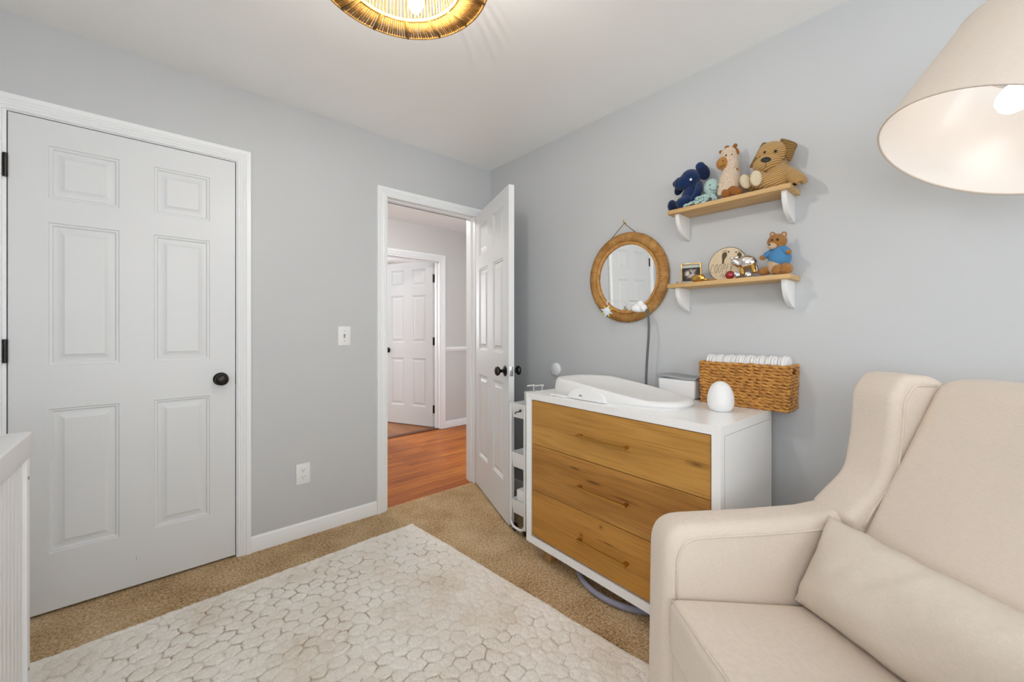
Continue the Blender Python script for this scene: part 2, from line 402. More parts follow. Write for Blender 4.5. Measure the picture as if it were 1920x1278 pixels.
wallbox('wall_back', [(XL-.1, D1[0], 0, WT, -.02, H+.05), (D1[1], D2[0], 0, WT, -.02, H+.05), (D2[1], .1, 0, WT, -.02, H+.05), (D1[0], D1[1], 0, WT, D1[2], H+.05), (D2[0], D2[1], 0, WT, D2[2], H+.05)])
wallbox('wall_right', [(0, .1, YF-.1, 0, -.02, H+.05)])
W1 = (-2.75, -.45, .60, 2.20)     # window in the wall behind the camera (x0, x1, z0, z1)
W2 = (-4.05, -2.15, .70, 2.15)    # window in the left wall (y0, y1, z0, z1)
wallbox('wall_front', [(XL-.1, W1[0], YF-.1, YF, -.02, H+.05), (W1[1], .1, YF-.1, YF, -.02, H+.05), (W1[0], W1[1], YF-.1, YF, -.02, W1[2]), (W1[0], W1[1], YF-.1, YF, W1[3], H+.05)])
wallbox('wall_left', [(XL-.1, XL, YF-.1, W2[0], -.02, H+.05), (XL-.1, XL, W2[1], .1, -.02, H+.05), (XL-.1, XL, W2[0], W2[1], -.02, W2[2]), (XL-.1, XL, W2[0], W2[1], W2[3], H+.05)])
D3 = (-.215, .549, 2.005)
wallbox('wall_hall_far', [(-3.2, D3[0], HF, HF+.12, -.02, 2.5), (D3[1], 1.0, HF, HF+.12, -.02, 2.5), (D3[0], D3[1], HF, HF+.12, D3[2], 2.5)], 'hallwall')
wallbox('wall_hall_right', [(.945, 1.05, WT, HF+.12, -.02, 2.5)], 'hallwall')
wallbox('wall_hall_left', [(-3.3, -3.2, 0, HF+.12, -.02, 2.5)], 'hallwall')
wallbox('wall_far_room', [(-3.3, 2.7, 4.6, 4.7, -.02, 2.5), (2.6, 2.7, HF, 4.7, -.02, 2.5), (-3.3, -3.2, HF+.12, 4.7, -.02, 2.5)], 'wall')
wallbox('wall_closet', [(XL, -1.0, .70, .72, -.02, 2.5), (-1.02, -1.0, WT, .72, -.02, 2.5)], 'hallwall')

PROF = [(0, .0), (0, .009), (.006, .012), (.011, .009), (.016, .013), (.022, .0105), (.028, .015), (.034, .012), (.041, .017), (.050, .018), (.058, .018), (.061, .014), (.061, 0)]
def casing(name, x0, x1, zt, y, sgn, mat='trim', zb=0):
    m = MB(); vs = []; fs = []; k = len(PROF)
    for (px, pz, sx, sz) in ((x0, zb, -1, 0), (x0, zt, -1, 1), (x1, zt, 1, 1), (x1, zb, 1, 0)):
        for d, p in PROF: vs.append((px+sx*d, y+sgn*p, pz+sz*d))
    for j in range(3):
        for i in range(k-1): fs.append((j*k+i, j*k+i+1, (j+1)*k+i+1, (j+1)*k+i))
    m.add(vs, fs)
    return struct(m.build(name, mat, ang=25))
def jamb(name, x0, x1, zt, y0, y1, stop=None):
    m = MB(); t = .016
    m.box(x0, x0+t, y0, y1, 0, zt-t).box(x1-t, x1, y0, y1, 0, zt-t).box(x0, x1, y0, y1, zt-t, zt)
    if stop: m.box(x0+t, x0+t+.011, stop, stop+.034, 0, zt-t-.011).box(x1-t-.011, x1-t, stop, stop+.034, 0, zt-t-.011).box(x0+t, x1-t, stop, stop+.034, zt-t-.011, zt-t)
    return struct(m.build(name, 'trim'))
casing('trim_1', D1[0]+.005, D1[1]-.012, D1[2]-.012, 0, -1)
casing('trim_2', D2[0]+.003, D2[1]-.006, D2[2]-.020, 0, -1)
casing('trim_3', D2[0]+.003, D2[1]-.006, D2[2]-.020, WT, 1)
casing('trim_4', D3[0], D3[1], D3[2], HF, -1)
jamb('trim_5', D1[0], D1[1], D1[2], .0, WT)
jamb('trim_6', D2[0], D2[1], D2[2], .0, WT, .042)
jamb('trim_7', D3[0], D3[1], D3[2], HF, HF+.12, HF+.05)
def base(name, segs):
    m = MB(); pr = [(0, 0), (.012, 0), (.012, .058), (.009, .066), (.009, .071), (.004, .080), (0, .082)]
    for (x0, y0, x1, y1, nx, ny) in segs:
        vs = [(x0+nx*d, y0+ny*d, z) for d, z in pr]+[(x1+nx*d, y1+ny*d, z) for d, z in pr]; k = len(pr)
        m.add(vs, [(i, i+1, k+i+1, k+i) for i in range(k-1)]+[tuple(range(k)), tuple(range(2*k-1, k-1, -1))])
    return struct(m.build(name, 'trim', ang=25))
base('baseboard_back', [(D1[1]+.048, 0, D2[0]-.059, 0, 0, -1), (XL, 0, D1[0]-.055, 0, 0, -1)])
base('baseboard_right', [(0, -.013, 0, YF, -1, 0)])
base('baseboard_left', [(XL, 0, XL, YF, 1, 0)])
base('baseboard_front', [(XL, YF, 0, YF, 0, 1)])
base('baseboard_hall', [(D3[1]+.062, HF, .945, HF, 0, -1), (.945, WT, .945, HF, -1, 0), (D3[0]-.062, HF, -3.2, HF, 0, -1)])
rm = MB()
pr = [(0, 0), (.008, .004), (.010, .014), (.018, .022), (.020, .038), (.012, .046), (.006, .054), (0, .056)]
for (x0, y0, x1, y1, nx, ny) in [(D3[1]+.062, HF, .945, HF, 0, -1), (.945, WT, .945, HF, -1, 0), (D3[0]-.062, HF, -3.2, HF, 0, -1)]:
    k = len(pr); vs = [(x0+nx*d, y0+ny*d, .916+z) for d, z in pr]+[(x1+nx*d, y1+ny*d, .916+z) for d, z in pr]
    rm.add(vs, [(i, i+1, k+i+1, k+i) for i in range(k-1)])
struct(rm.build('trim_chair_rail', 'trim', ang=25))

# windows (behind the camera and on the left, out of the photo; the daylight comes through them)
def window(name, axis, a0, a1, z0, z1, c):
    root = rootstruct(name)
    fn = (lambda a, d, z: (a, c+d, z)) if axis == 'x' else (lambda a, d, z: (c+d, a, z))
    def bx(m, a0, a1, d0, d1, z0, z1):
        p = fn(a0, d0, z0); q = fn(a1, d1, z1); m.box(min(p[0], q[0]), max(p[0], q[0]), min(p[1], q[1]), max(p[1], q[1]), z0, z1, .002)
    m = MB(); t = .05
    bx(m, a0, a0+t, -.07, -.03, z0, z1); bx(m, a1-t, a1, -.07, -.03, z0, z1); bx(m, a0, a1, -.07, -.03, z0, z0+t); bx(m, a0, a1, -.07, -.03, z1-t, z1)
    mid = (z0+z1)/2; bx(m, a0, a1, -.07, -.03, mid-.02, mid+.02); am = (a0+a1)/2; bx(m, am-.025, am+.025, -.07, -.03, z0, z1)
    m.build('window_frame', 'trim', root)
    m = MB(); bx(m, a0-.07, a1+.07, .0, .05, z0-.03, z0); m.build('window_sill', 'trim', root)
    m = MB(); bx(m, a0+t, a1-t, -.053, -.049, z0+t, z1-t); m.build('pane', 'glass', root)
    return root
window('window_1', 'x', W1[0], W1[1], W1[2], W1[3], YF)
window('window_2', 'y', W2[0], W2[1], W2[2], W2[3], XL)

# ------------------------------------------------------------------ six-panel doors
PANELS = [(.106, .318, .238, .838), (.434, .644, .238, .838), (.106, .318, 1.018, 1.612), (.434, .644, 1.018, 1.612), (.106, .318, 1.712, 1.930), (.434, .644, 1.712, 1.930)]
def slab(root, w, h, th, panels, name='door_panel'):
    xs = sorted({0, w, *[p[0] for p in panels], *[p[1] for p in panels]}); zs = sorted({0, h, *[p[2] for p in panels], *[p[3] for p in panels]})
    m = MB()
    rings = [(0, 0), (.003, .0042), (.010, .0048), (.015, .0105), (.022, .0105), (.044, .0026), (.0460, .0012)]
    for side in (0, 1):
        Y = (lambda d: d) if side == 0 else (lambda d: th-d)
        for i in range(len(xs)-1):
            for j in range(len(zs)-1):
                cx, cz = (xs[i]+xs[i+1])/2, (zs[j]+zs[j+1])/2
                if any(p[0] < cx < p[1] and p[2] < cz < p[3] for p in panels): continue
                q = [(xs[i], Y(0), zs[j]), (xs[i+1], Y(0), zs[j]), (xs[i+1], Y(0), zs[j+1]), (xs[i], Y(0), zs[j+1])]
                m.add(q, [(0, 1, 2, 3)])
        for (x0, x1, z0, z1) in panels:
            vs = []; fs = []
            for o, d in rings: vs += [(x0+o, Y(d), z0+o), (x1-o, Y(d), z0+o), (x1-o, Y(d), z1-o), (x0+o, Y(d), z1-o)]
            for k in range(len(rings)-1):
                for e in range(4): fs.append((k*4+e, k*4+(e+1) % 4, (k+1)*4+(e+1) % 4, (k+1)*4+e))
            n = len(rings)-1; fs.append((n*4, n*4+1, n*4+2, n*4+3)); m.add(vs, fs)
    m.add([(0, 0, 0), (w, 0, 0), (w, th, 0), (0, th, 0), (0, 0, h), (w, 0, h), (w, th, h), (0, th, h)], [(0, 1, 2, 3), (4, 5, 6, 7), (0, 3, 7, 4), (1, 2, 6, 5)])
    b = bmesh.new(); me = bpy.data.meshes.new('x'); me.from_pydata(m.v, [], m.f); b.from_mesh(me); bmesh.ops.remove_doubles(b, verts=b.verts[:], dist=.0002)
    return MB().bm(b).build(name, 'door', root, ang=20)
def knob(root, x, y, z, sgn):
    mt = Matrix.Translation((x, y, z)) @ Matrix.Rotation(PI/2 if sgn < 0 else -PI/2, 4, 'X')
    k = MB().lathe([(.0, 0), (.032, 0), (.033, .003), (.030, .007), (.017, .010), (.011, .014), (.010, .030), (.014, .034), (.024, .040), (.0285, .048), (.0285, .054), (.024, .061), (.013, .066), (0, .067)], 28, mt)
    return k.build('door_knob', 'bronze', root, ang=50)
def hinge(root, x, y, z, lx=0.0):
    m = MB(); m.lathe([(0, 0), (.0075, .001), (.0075, .094), (0, .095)], 12, Matrix.Translation((x, y, z)))
    if lx: m.box(min(x, x+lx), max(x, x+lx), y-.001, y+.002, z, z+.095)
    return m.build('door_hinge', 'bronze', root)
# closet door, closed, hinges on its left
d1 = rootstruct('door_1', (-2.435, .001, .012)); d1['label'] = 'closed white six-panel closet door'
slab(d1, .75, 2.034, .035, PANELS)
knob(d1, .689, 0, .917, -1)
for z in (.18, 1.035, 1.772): hinge(d1, -.006, -.006, z)
MB().box(.752, .7575, .008, .03, .885, .95, .001).build('latch_plate', 'bronze', d1)
MB().ell((.374, -.0002, .122), (.0016, .0005, .013)).build('scuff_mark', 'paper', d1)
# nursery door, swung into the room
PA = Vector((-.157, -.012, .014)); AZ = math.atan2(-.688, -.258)
d2 = rootstruct('door_2', PA, AZ); d2['label'] = 'open white six-panel door swung into the room'
slab(d2, .735, 2.032, .035, [(p[0]-.006, p[1]-.008, p[2], p[3]) for p in PANELS])
knob(d2, .675, 0, .915, -1); knob(d2, .675, .035, .915, 1)
MB().box(.7345, .7362, .006, .029, .887, .945, .0006).lathe([(0, 0), (.0085, 0), (.006, .010), (0, .012)], 14, Matrix.Translation((.736, .0175, .917)) @ Matrix.Rotation(PI/2, 4, 'Y')).build('latch_plate', 'steel', d2)
for z in (.18, .97, 1.76): hinge(d2, -.004, .040, z, -.0)
# far door across the hall
a3 = math.atan2(.655, -.298)
d3 = rootstruct('door_3', (.538, HF+.128, .012), a3); d3['label'] = 'white six-panel door standing open across the hall'
slab(d3, .735, 2.0, .035, [(p[0]-.006, p[1]-.008, p[2]-.01, p[3]-.02) for p in PANELS])
knob(d3, .675, .035, .91, 1); knob(d3, .675, 0, .91, -1)
for z in (.16, .98, 1.74): MB().box(-.016, .0, .004, .031, z, z+.095, .001).build('door_hinge', 'bronze', d3)

# ------------------------------------------------------------------ rug
def rug():
    K = Vector((-.831, -.303, 0)); ex = Vector((-.9993, -.0385, 0)); ey = Vector((.0857, -.9963, 0)); LX, LY = 1.9, 2.2; s = .0046
    nx, ny = int(LX/s), int(LY/s); V = []; G = []
    cw, ch = .060, .051
    def cell(a, b):
        best = []
        r0 = int(math.floor(b/ch))
        for r in (r0-1, r0, r0+1):
            c0 = int(math.floor(a/cw))
            for c in (c0-1, c0, c0+1):
                h1 = math.sin(r*127.1+c*311.7)*43758.5; h2 = math.sin(r*269.5+c*183.3)*28001.8; h1 -= math.floor(h1); h2 -= math.floor(h2)
                px = (c+.5+(.5 if r % 2 else 0))*cw+(h1-.5)*.017; py = (r+.5)*ch+(h2-.5)*.013
                best.append((a-px)**2+((b-py)*1.05)**2)
        best.sort(); return math.sqrt(best[1])-math.sqrt(best[0])
    for j in range(ny+1):
        for i in range(nx+1):
            a, b = i*s, j*s
            e = min(a, b, LX-a, LY-b)
            wob = noise.noise(Vector((a*9, b*9, 3)))*.007
            wa, wb = a+noise.noise(Vector((a*14, b*14, 0)))*.012, b+noise.noise(Vector((a*14, b*14, 7)))*.012
            d = cell(wa, wb); amt = .5+.75*noise.noise(Vector((a*2.1, b*2.1, 11)))+.35*noise.noise(Vector((a*11, b*11, 5))); amt = max(.10, min(1, amt*(1-.5*max(0, min(1, (a-.95)/.6)))+.10))
            if min(a, b) < .12: amt *= max(.15, (min(a, b)/.12))
            fall = max(0.15, 1-max(0, b-.9)*.55); amt *= fall
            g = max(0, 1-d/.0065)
            n1 = noise.noise(Vector((a*60, b*60, 1)))*.0022+noise.noise(Vector((a*130, b*130, 2)))*.0016
            z = .026+.0024*min(1, d/.025)+n1-.0045*g*amt+noise.noise(Vector((a*5, b*5, 9)))*.003
            if e < .02: z = max(.0, (z)*math.sqrt(max(0, e/.02)))
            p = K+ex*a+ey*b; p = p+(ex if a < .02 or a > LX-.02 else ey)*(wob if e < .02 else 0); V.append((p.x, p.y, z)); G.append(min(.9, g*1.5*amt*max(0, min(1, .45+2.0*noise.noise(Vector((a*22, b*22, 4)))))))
    F = [(j*(nx+1)+i, j*(nx+1)+i+1, (j+1)*(nx+1)+i+1, (j+1)*(nx+1)+i) for j in range(ny) for i in range(nx)]
    me = bpy.data.meshes.new('area_rug'); me.from_pydata(V, [], F)
    at = me.attributes.new('groove', 'FLOAT', 'POINT'); at.data.foreach_set('value', G)
    for p in me.polygons: p.use_smooth = True
    me.flip_normals() if me.polygons[0].normal.z < 0 else None
    me.materials.append(M['rug']); o = bpy.data.objects.new('area_rug', me); COL.objects.link(o)
    tag(o, 'thick cream rug with a scalloped quilted pattern on the tan carpet', 'rug')
rug()

# ------------------------------------------------------------------ dresser
DA = Vector((-.528, -.973, 0)); DRZ = math.atan2(-1, -.032); DW, DD, DT, DB = .991, .47, .85, .072
dm = Matrix.Translation(DA) @ Matrix.Rotation(DRZ, 4, 'Z')
dr = thing('dresser', 'white dresser with three oak drawer fronts and brass pulls', 'dresser', DA, DRZ)
m = MB()
def miter(m, x0, x1, z0, z1, t, y0, y1):
    o = [(x0, z0), (x1, z0), (x1, z1), (x0, z1)]; i = [(x0+t, z0+t), (x1-t, z0+t), (x1-t, z1-t), (x0+t, z1-t)]
    vs = [(a, y0, b) for a, b in o]+[(a, y0+.004, b) for a, b in i]+[(a, y1, b) for a, b in i]+[(a, y1, b) for a, b in o]
    fs = []
    for k in range(4):
        l = (k+1) % 4; fs += [(k, l, 4+l, 4+k), (4+k, 4+l, 8+l, 8+k), (12+k, 12+l, l, k), (8+k, 8+l, 12+l, 12+k)]
    m.add(vs, fs)
miter(m, 0, DW, DB, DT, .033, 0, DD)
m.box(.033, DW-.033, DD-.012, DD-.004, DB+.033, DT-.033)
body = m.build('dresser_frame', 'lacquer', dr, ang=8)
m = MB()
for (z0, z1) in ((DT-.0365, DT-.035), (DB+.035, DB+.0365)): m.box(DW-.0002, DW+.0006, .03, DD-.02, z0, z1)
m.box(DW-.0002, DW+.0006, .029, .0305, DB+.035, DT-.035); m.build('side_seam', 'greylid', dr)
zs = [(.1135, .3485), (.3515, .5855), (.5885, .8135)]
for k, (z0, z1) in enumerate(zs):
    dw = MB().box(.0375, DW-.0375, .007, .028, z0, z1, .0012, 1).box(.06, DW-.06, .028, .40, z0+.02, z1-.03).build('drawer', 'oak%d' % (3-k), dr)
    zc = (.222, .463, .697)[k]; h = MB()
    h.box(.36, .626, -.022, -.0135, zc-.005, zc+.005, .0018); h.box(.3605, .377, -.0136, .0075, zc-.0046, zc+.0046); h.box(.609, .6255, -.0136, .0075, zc-.0046, zc+.0046)
    h.build('drawer_pull', 'brass', dw)
MB().box(.034, DW-.034, .029, .05, DB+.03, DT-.03).build('inner_front', 'black', dr)
for (lx, ly) in ((.13, .03), (DW-.13, .03), (.13, DD-.07), (DW-.13, DD-.07)):
    b = MB(); b.prism([(lx-.024, DB+.002), (lx+.024, DB+.002), (lx+.017, 0), (lx-.012, 0)], ly, ly+.045, lambda a, b_, t: Vector((a, t, b_)), .003); b.build('leg', 'oakleg', dr)

# curved fabric rim lying under the dresser
pts = [(-.335+.20*math.cos(a), -1.46+.245*math.sin(a), .0165) for a in [2*PI*i/60 for i in range(60)]]
tag(MB().tube(pts, .0125, 12, closed=True).build('fabric_hoop', 'lilac'), 'lilac-grey curved fabric rim lying on the carpet under the dresser', 'hoop')

# ------------------------------------------------------------------ on the dresser
def pad():
    t = thing('changing_pad', 'smooth white contoured changing pad on the dresser top', 'changing pad', (-.318, -1.40, DT), 0)
    n = 88; vs = []; fs = []
    def sup(a, rx, ry, p): c, s = math.cos(a), math.sin(a); return (math.copysign(abs(c)**(2/p), c)*rx, math.copysign(abs(s)**(2/p), s)*ry)
    def rim(y):
        q = (y+.345)/.69; q = max(0, min(1, q)); k = q*q*(3-2*q)
        return .026+.050*max(0, min(1, (q-.18)/.55))**.9
    rings = []
    for kind in range(9):
        row = []
        for i in range(n):
            a = 2*PI*i/n
            sc, zf = [(.97, 0.0), (.995, .10), (1.0, .35), (.985, .75), (.955, .96), (.92, 1.0), (.87, .93), (.66, .52), (.30, .40)][kind]
            x, y = sup(a, .176*sc, .345*sc if kind < 7 else .345*(sc+.05), 3.0)
            x *= (1-.10*max(0, -y/.345)) ; h = rim(y)
            z = .006+h*zf if kind < 7 else .006+max(.016, h*zf)
            row.append(len(vs)); vs.append((x, y, z))
        rings.append(row)
    for k in range(len(rings)-1):
        for i in range(n): j = (i+1) % n; fs.append((rings[k][i], rings[k][j], rings[k+1][j], rings[k+1][i]))
    c = len(vs); vs.append((0, 0, .006+.024)); [fs.append((rings[-1][i], rings[-1][(i+1) % n], c)) for i in range(n)]
    vs += [(v[0], v[1], 0.0) for v in [vs[i] for i in rings[0]]]; b0 = c+1
    for i in range(n): j = (i+1) % n; fs.append((b0+i, b0+j, rings[0][j], rings[0][i]))
    fs.append(tuple(b0+i for i in reversed(range(n))))
    MB().add(vs, fs).build('pad', 'foam', t, ang=60)
    pl = MB(); poly = [(.108*math.cos(PI*i/24), .056*math.sin(PI*i/24)**.9 if 0 < i < 24 else 0) for i in range(25)]
    pl.prism(poly, -.188, -.158, lambda a, b, d: Vector((d+b*.12, a+.055, b+.002)), .004); s = pl.build('scale_panel', 'plastic', t, ang=40)
    k = MB(); pts = [Vector((-.1895+z*.12, y, z)) for y, z in ((.092, .018), (.088, .024), (.084, .019), (.080, .024), (.076, .018))]; k.tube(pts, .0014, 6); k.build('wave_logo', 'slot', s)
    st = MB(); st.box(-.195, -.178, .17, .245, .001, .006, .0015).box(-.200, -.178, .250, .266, .002, .010, .003); st.tube(smooth([(-.180, .16, .004), (-.195, .20, .008), (-.19, .25, .006)]), .004, 8); st.build('buckle_strap', 'plastic', t)
pad()
e = MB().lathe([(0, 0), (.030, 0), (.040, .006), (.047, .02), (.0500, .040), (.0485, .062), (.043, .084), (.034, .102), (.022, .114), (.010, .1195), (0, .1205)], 36)
e = e.build('night_light', 'plastic', None, 60); e.location = (-.272, -1.850, DT); tag(e, 'white egg-shaped night light standing at the front of the basket', 'night light')

# basket of diapers
BX0, BX1, BY0, BY1, BZ0, BZ1 = -.128, -.006, -2.055, -1.70, DT+.001, DT+.187
bk = thing('woven_basket', 'rectangular woven rope basket at the right end of the dresser', 'basket', ((BX0+BX1)/2, (BY0+BY1)/2, BZ0))
hx, hy, hh = (BX1-BX0)/2, (BY1-BY0)/2, BZ1-BZ0
def ropes():
    m = MB(); rows = 14; r = hh/rows*.42
    per = []
    n = 220
    for i in range(n):
        q = i/n*(4*hx+4*hy)
        if q < 2*hx: p = (-hx+q, -hy)
        elif q < 2*hx+2*hy: p = (hx, -hy+(q-2*hx))
        elif q < 4*hx+2*hy: p = (hx-(q-2*hx-2*hy), hy)
        else: p = (-hx, hy-(q-4*hx-2*hy))
        per.append(p)
    for j in range(rows):
        z = (j+.5)*hh/rows; k = 1-.012*(1-j/rows)*3
        for strand in (0, 1):
            run = []
            for i, (x, y) in enumerate(per):
                hole = abs(x) < .032 and j in (11, 12) and y < 0
                ph = i*.40+j*j*2.7+strand*PI+1.5*noise.noise(Vector((i*.05, j, 3)))
                o = math.sin(ph)*.0034; dz = math.cos(ph)*.0030
                nrm = Vector((x/hx if abs(abs(x)-hx) < 1e-6 else 0, y/hy if abs(abs(y)-hy) < 1e-6 else 0, 0)); nrm = nrm.normalized() if nrm.length else Vector((0, 0, 0))
                pt = Vector((x*k, y*k, z+dz+noise.noise(Vector((i*.13, j, 0)))*.002))+nrm*(o-.004)
                if hole:
                    if len(run) > 3: m.tube(run, r, 6)
                    run = []
                else: run.append(pt)
            if len(run) == n: m.tube(run, r, 6, closed=True)
            elif len(run) > 3: m.tube(run, r, 6)
    return m
ropes().build('basket_weave', 'seagrass', bk, ang=180)
MB().box(-hx+.008, hx-.008, -hy+.008, hy-.008, .002, .008).build('basket_floor', 'seagrass', bk)
nd = 28
for i in range(nd):
    y = BY0+.026+(BY1-BY0-.052)*i/(nd-1); hgt = .219+.0022*math.sin(i*1.7)-(.004*i/nd)
    t2 = (BY1-BY0-.052)/(nd-1)*.47; dp = .0405+.0015*math.sin(i*2.3)
    poly = [(-dp, .009), (dp, .009)]+[(dp*math.cos(a)*1.0, hgt-.03+.03*math.sin(a)) for a in [PI*k/10 for k in range(11)]]
    m = MB(); m.prism(poly, -t2, t2, lambda a, b, d: Vector((a, d+.003*math.sin(b*22), b)), .0028, 2)
    o = m.build('folded_diaper', 'diaper'); o.location = ((BX0+BX1)/2-.002, y, BZ0); o.rotation_euler = (random.uniform(-.008, .008), 0, random.uniform(-.01, .01))
    tag(o, 'folded white cloth diaper standing in the row inside the woven basket', 'diaper', 'folded diapers in the woven basket')

# bin with grey lid
bn = thing('storage_bin', 'white storage bin with grey lid behind the changing pad', 'storage bin', (-.064, -1.583, DT+.001))
MB().soft((.108, .188, .092), .012, 2, 3, lambda v, u: Vector((v.x*(.94+.06*(u.z+1)/2), v.y*(.94+.06*(u.z+1)/2), v.z)), (0, 0, .046)).build('bin', 'plastic', bn, 50)
lid = MB().soft((.116, .200, .012), .005, 4, 2, lambda v, u: Vector((v.x, v.y, v.z+.004*math.sin(u.y*3))), (0, 0, .099)); lid.build('bin_lid', 'greylid', bn, 50)

# mobile
MX = -.104; MBASE = Vector((MX, onx(1211.5, 712, MX).y, DT))
mo = thing('baby_mobile', 'white cloud baby mobile on a grey bendy stalk in front of the mirror', 'mobile', MBASE)
def L(p): return p-MBASE
st = smooth([Vector((0, 0, .012)), L(onx(1211.5, 712, MX)), L(onx(1213.5, 670, MX)), L(onx(1216.5, 625, MX)), L(onx(1216, 598, MX)), L(onx(1213, 583, MX)), L(onx(1208, 576, MX+.004))], 5)
MB().tube(st, .0062, 12).build('stalk', 'darkgrey', mo, 60)
MB().lathe([(0, 0), (.022, 0), (.024, .004), (.022, .012), (.012, .018), (0, .019)], 28).build('base', 'darkgrey', mo, 50)
cl = MB(); s_ = mpp(onx(1197, 577, MX))
for (u, v, ru, rv, dd) in ((1198, 578.5, 14.5, 7, .019), (1200.5, 571, 7.5, 8, .0175), (1190.5, 577, 7.5, 7.5, .0185), (1206.5, 577, 7, 7.5, .0185), (1196, 574, 8.5, 8.5, .0185)):
    cl.ell(L(onx(u, v, MX)), (dd, ru*s_, rv*s_), Matrix.Rotation(R(30), 4, 'Z'))
clo = cl.build('cloud', 'plastic', mo, 180); md = clo.modifiers.new('merge', 'REMESH'); md.mode = 'VOXEL'; md.voxel_size = .0022; md.use_smooth_shade = True; md = clo.modifiers.new('soften', 'SMOOTH'); md.iterations = 8
arm = smooth([L(onx(1190, 571, MX)), L(onx(1180, 566.5, MX)), L(onx(1166, 563.3, MX)), L(onx(1152, 562.5, MX)), L(onx(1142, 564, MX)), L(onx(1138.5, 565, MX)), L(onx(1138.3, 571, MX))], 5)
MB().tube(arm, .0024, 8).build('arm', 'plastic', mo, 60)
sc_ = onx(1137.5, 583.5, MX); sr = mpp(sc_)
so = thing('plush_star', 'small pale star toy with yellow tips hanging from the cloud mobile', 'plush toy', sc_, R(33))
MB().ell((0, 0, 0), (.012, 6.8*sr, 7.6*sr)).build('body', 'starwhite', so, 80)
for k in range(8):
    a = 2*PI*k/8+.35; y0, z0 = math.cos(a), math.sin(a)
    MB().tube([(0, y0*5*sr, z0*5*sr), (0, y0*8.5*sr, z0*9*sr), (0, y0*11.5*sr, z0*12*sr)], [.006, .0046, .001], 8).build('point', 'staryellow' if k % 2 else 'starwhite', so, 60)
for yy in (-.004, .006): MB().ell((-.0112, yy, -.002), (.0014, .0012, .0016)).build('eye', 'darkgrey', so)
MB().ell((-.0105, -.009, -.0045), (.0014, .002, .0014)).build('cheek', 'pink', so)

# ------------------------------------------------------------------ mirror
mr = thing('round_mirror', 'round rattan-framed mirror hanging from a cord on the wall', 'mirror', (-.016, -1.2475, 1.470), 0, rot=(0, R(-1.7), 0))
toX = Matrix.Rotation(-PI/2, 4, 'Y')
def ringp(r, x, n=96): return [(x, r*math.cos(2*PI*i/n), r*math.sin(2*PI*i/n)) for i in range(n)]
fr = MB(); nw = 150
prf = [(.198, .004), (.203, .014), (.214, .020), (.226, .021), (.238, .016), (.2475, .006), (.249, -.006), (.240, -.012), (.205, -.012), (.198, -.006)]
vs = []; fs = []; k = len(prf)
for i in range(nw*2):
    a = 2*PI*i/(nw*2); q = (.0026 if i % 2 else 0)+noise.noise(Vector((i*.31, 0, 0)))*.0012
    for (r, x) in prf: vs.append((-(x+(q if x > -.003 else 0)), (r+(q if r > .22 else 0))*math.cos(a), (r+(q if r > .22 else 0))*math.sin(a)))
for i in range(nw*2):
    j = (i+1) % (nw*2)
    for e in range(k): fs.append((i*k+e, i*k+(e+1) % k, j*k+(e+1) % k, j*k+e))
fr.add(vs, fs).build('wrapped_frame', 'rattan', mr, 180)
MB().tube(ringp(.1945, -.008), .0052, 10, closed=True).tube(ringp(.1870, -.006), .0042, 10, closed=True).build('inner_ring', 'rattan_light', mr, 180)
MB().add([(-.0, .192*math.cos(2*PI*i/96), .192*math.sin(2*PI*i/96)) for i in range(96)], [tuple(range(96))]).build('mirror_glass', 'mirror', mr)
c = MB(); top = Vector((-.0, .005, .303)); c.tube([(-.004, .098, .228), top+Vector((-.004, .002, 0)), (-.004, -.062, .243)], .0022, 6); c.build('hanging_cord', 'cord', mr)
MB().tube([top+Vector((.010, 0, 0)), top+Vector((-.012, 0, .004)), top+Vector((-.016, .0, .016))], .003, 8).build('hook', 'brass', mr)

# ------------------------------------------------------------------ wall shelves
def shelf(zt, label):
    s = thing('wall_shelf', label, 'shelf', (0, -1.805, zt), 0, None)
    MB().box(-.14, -.001, -.2525, .2535, -.019, 0, .0012).build('board', 'shelfwood', s)
    for yc in (.2155, -.2245):
        poly = [(-.001, 0), (-.118, 0)]+[(-.118+.117*(1-math.cos(R(a))), -.108*math.sin(R(a))) for a in range(8, 83, 8)]+[(-.016, -.110), (-.001, -.110)]
        MB().prism(poly, yc-.0095, yc+.0095, lambda a, b, d: Vector((a, d, b-.0192)), .0012).build('bracket', 'lacquer_matt', s)
    return s
ZU, ZL = 1.752, 1.3985
shelf(ZU, 'upper oak wall shelf on white brackets holding stuffed animals')
shelf(ZL, 'lower oak wall shelf on white brackets beside the round mirror')

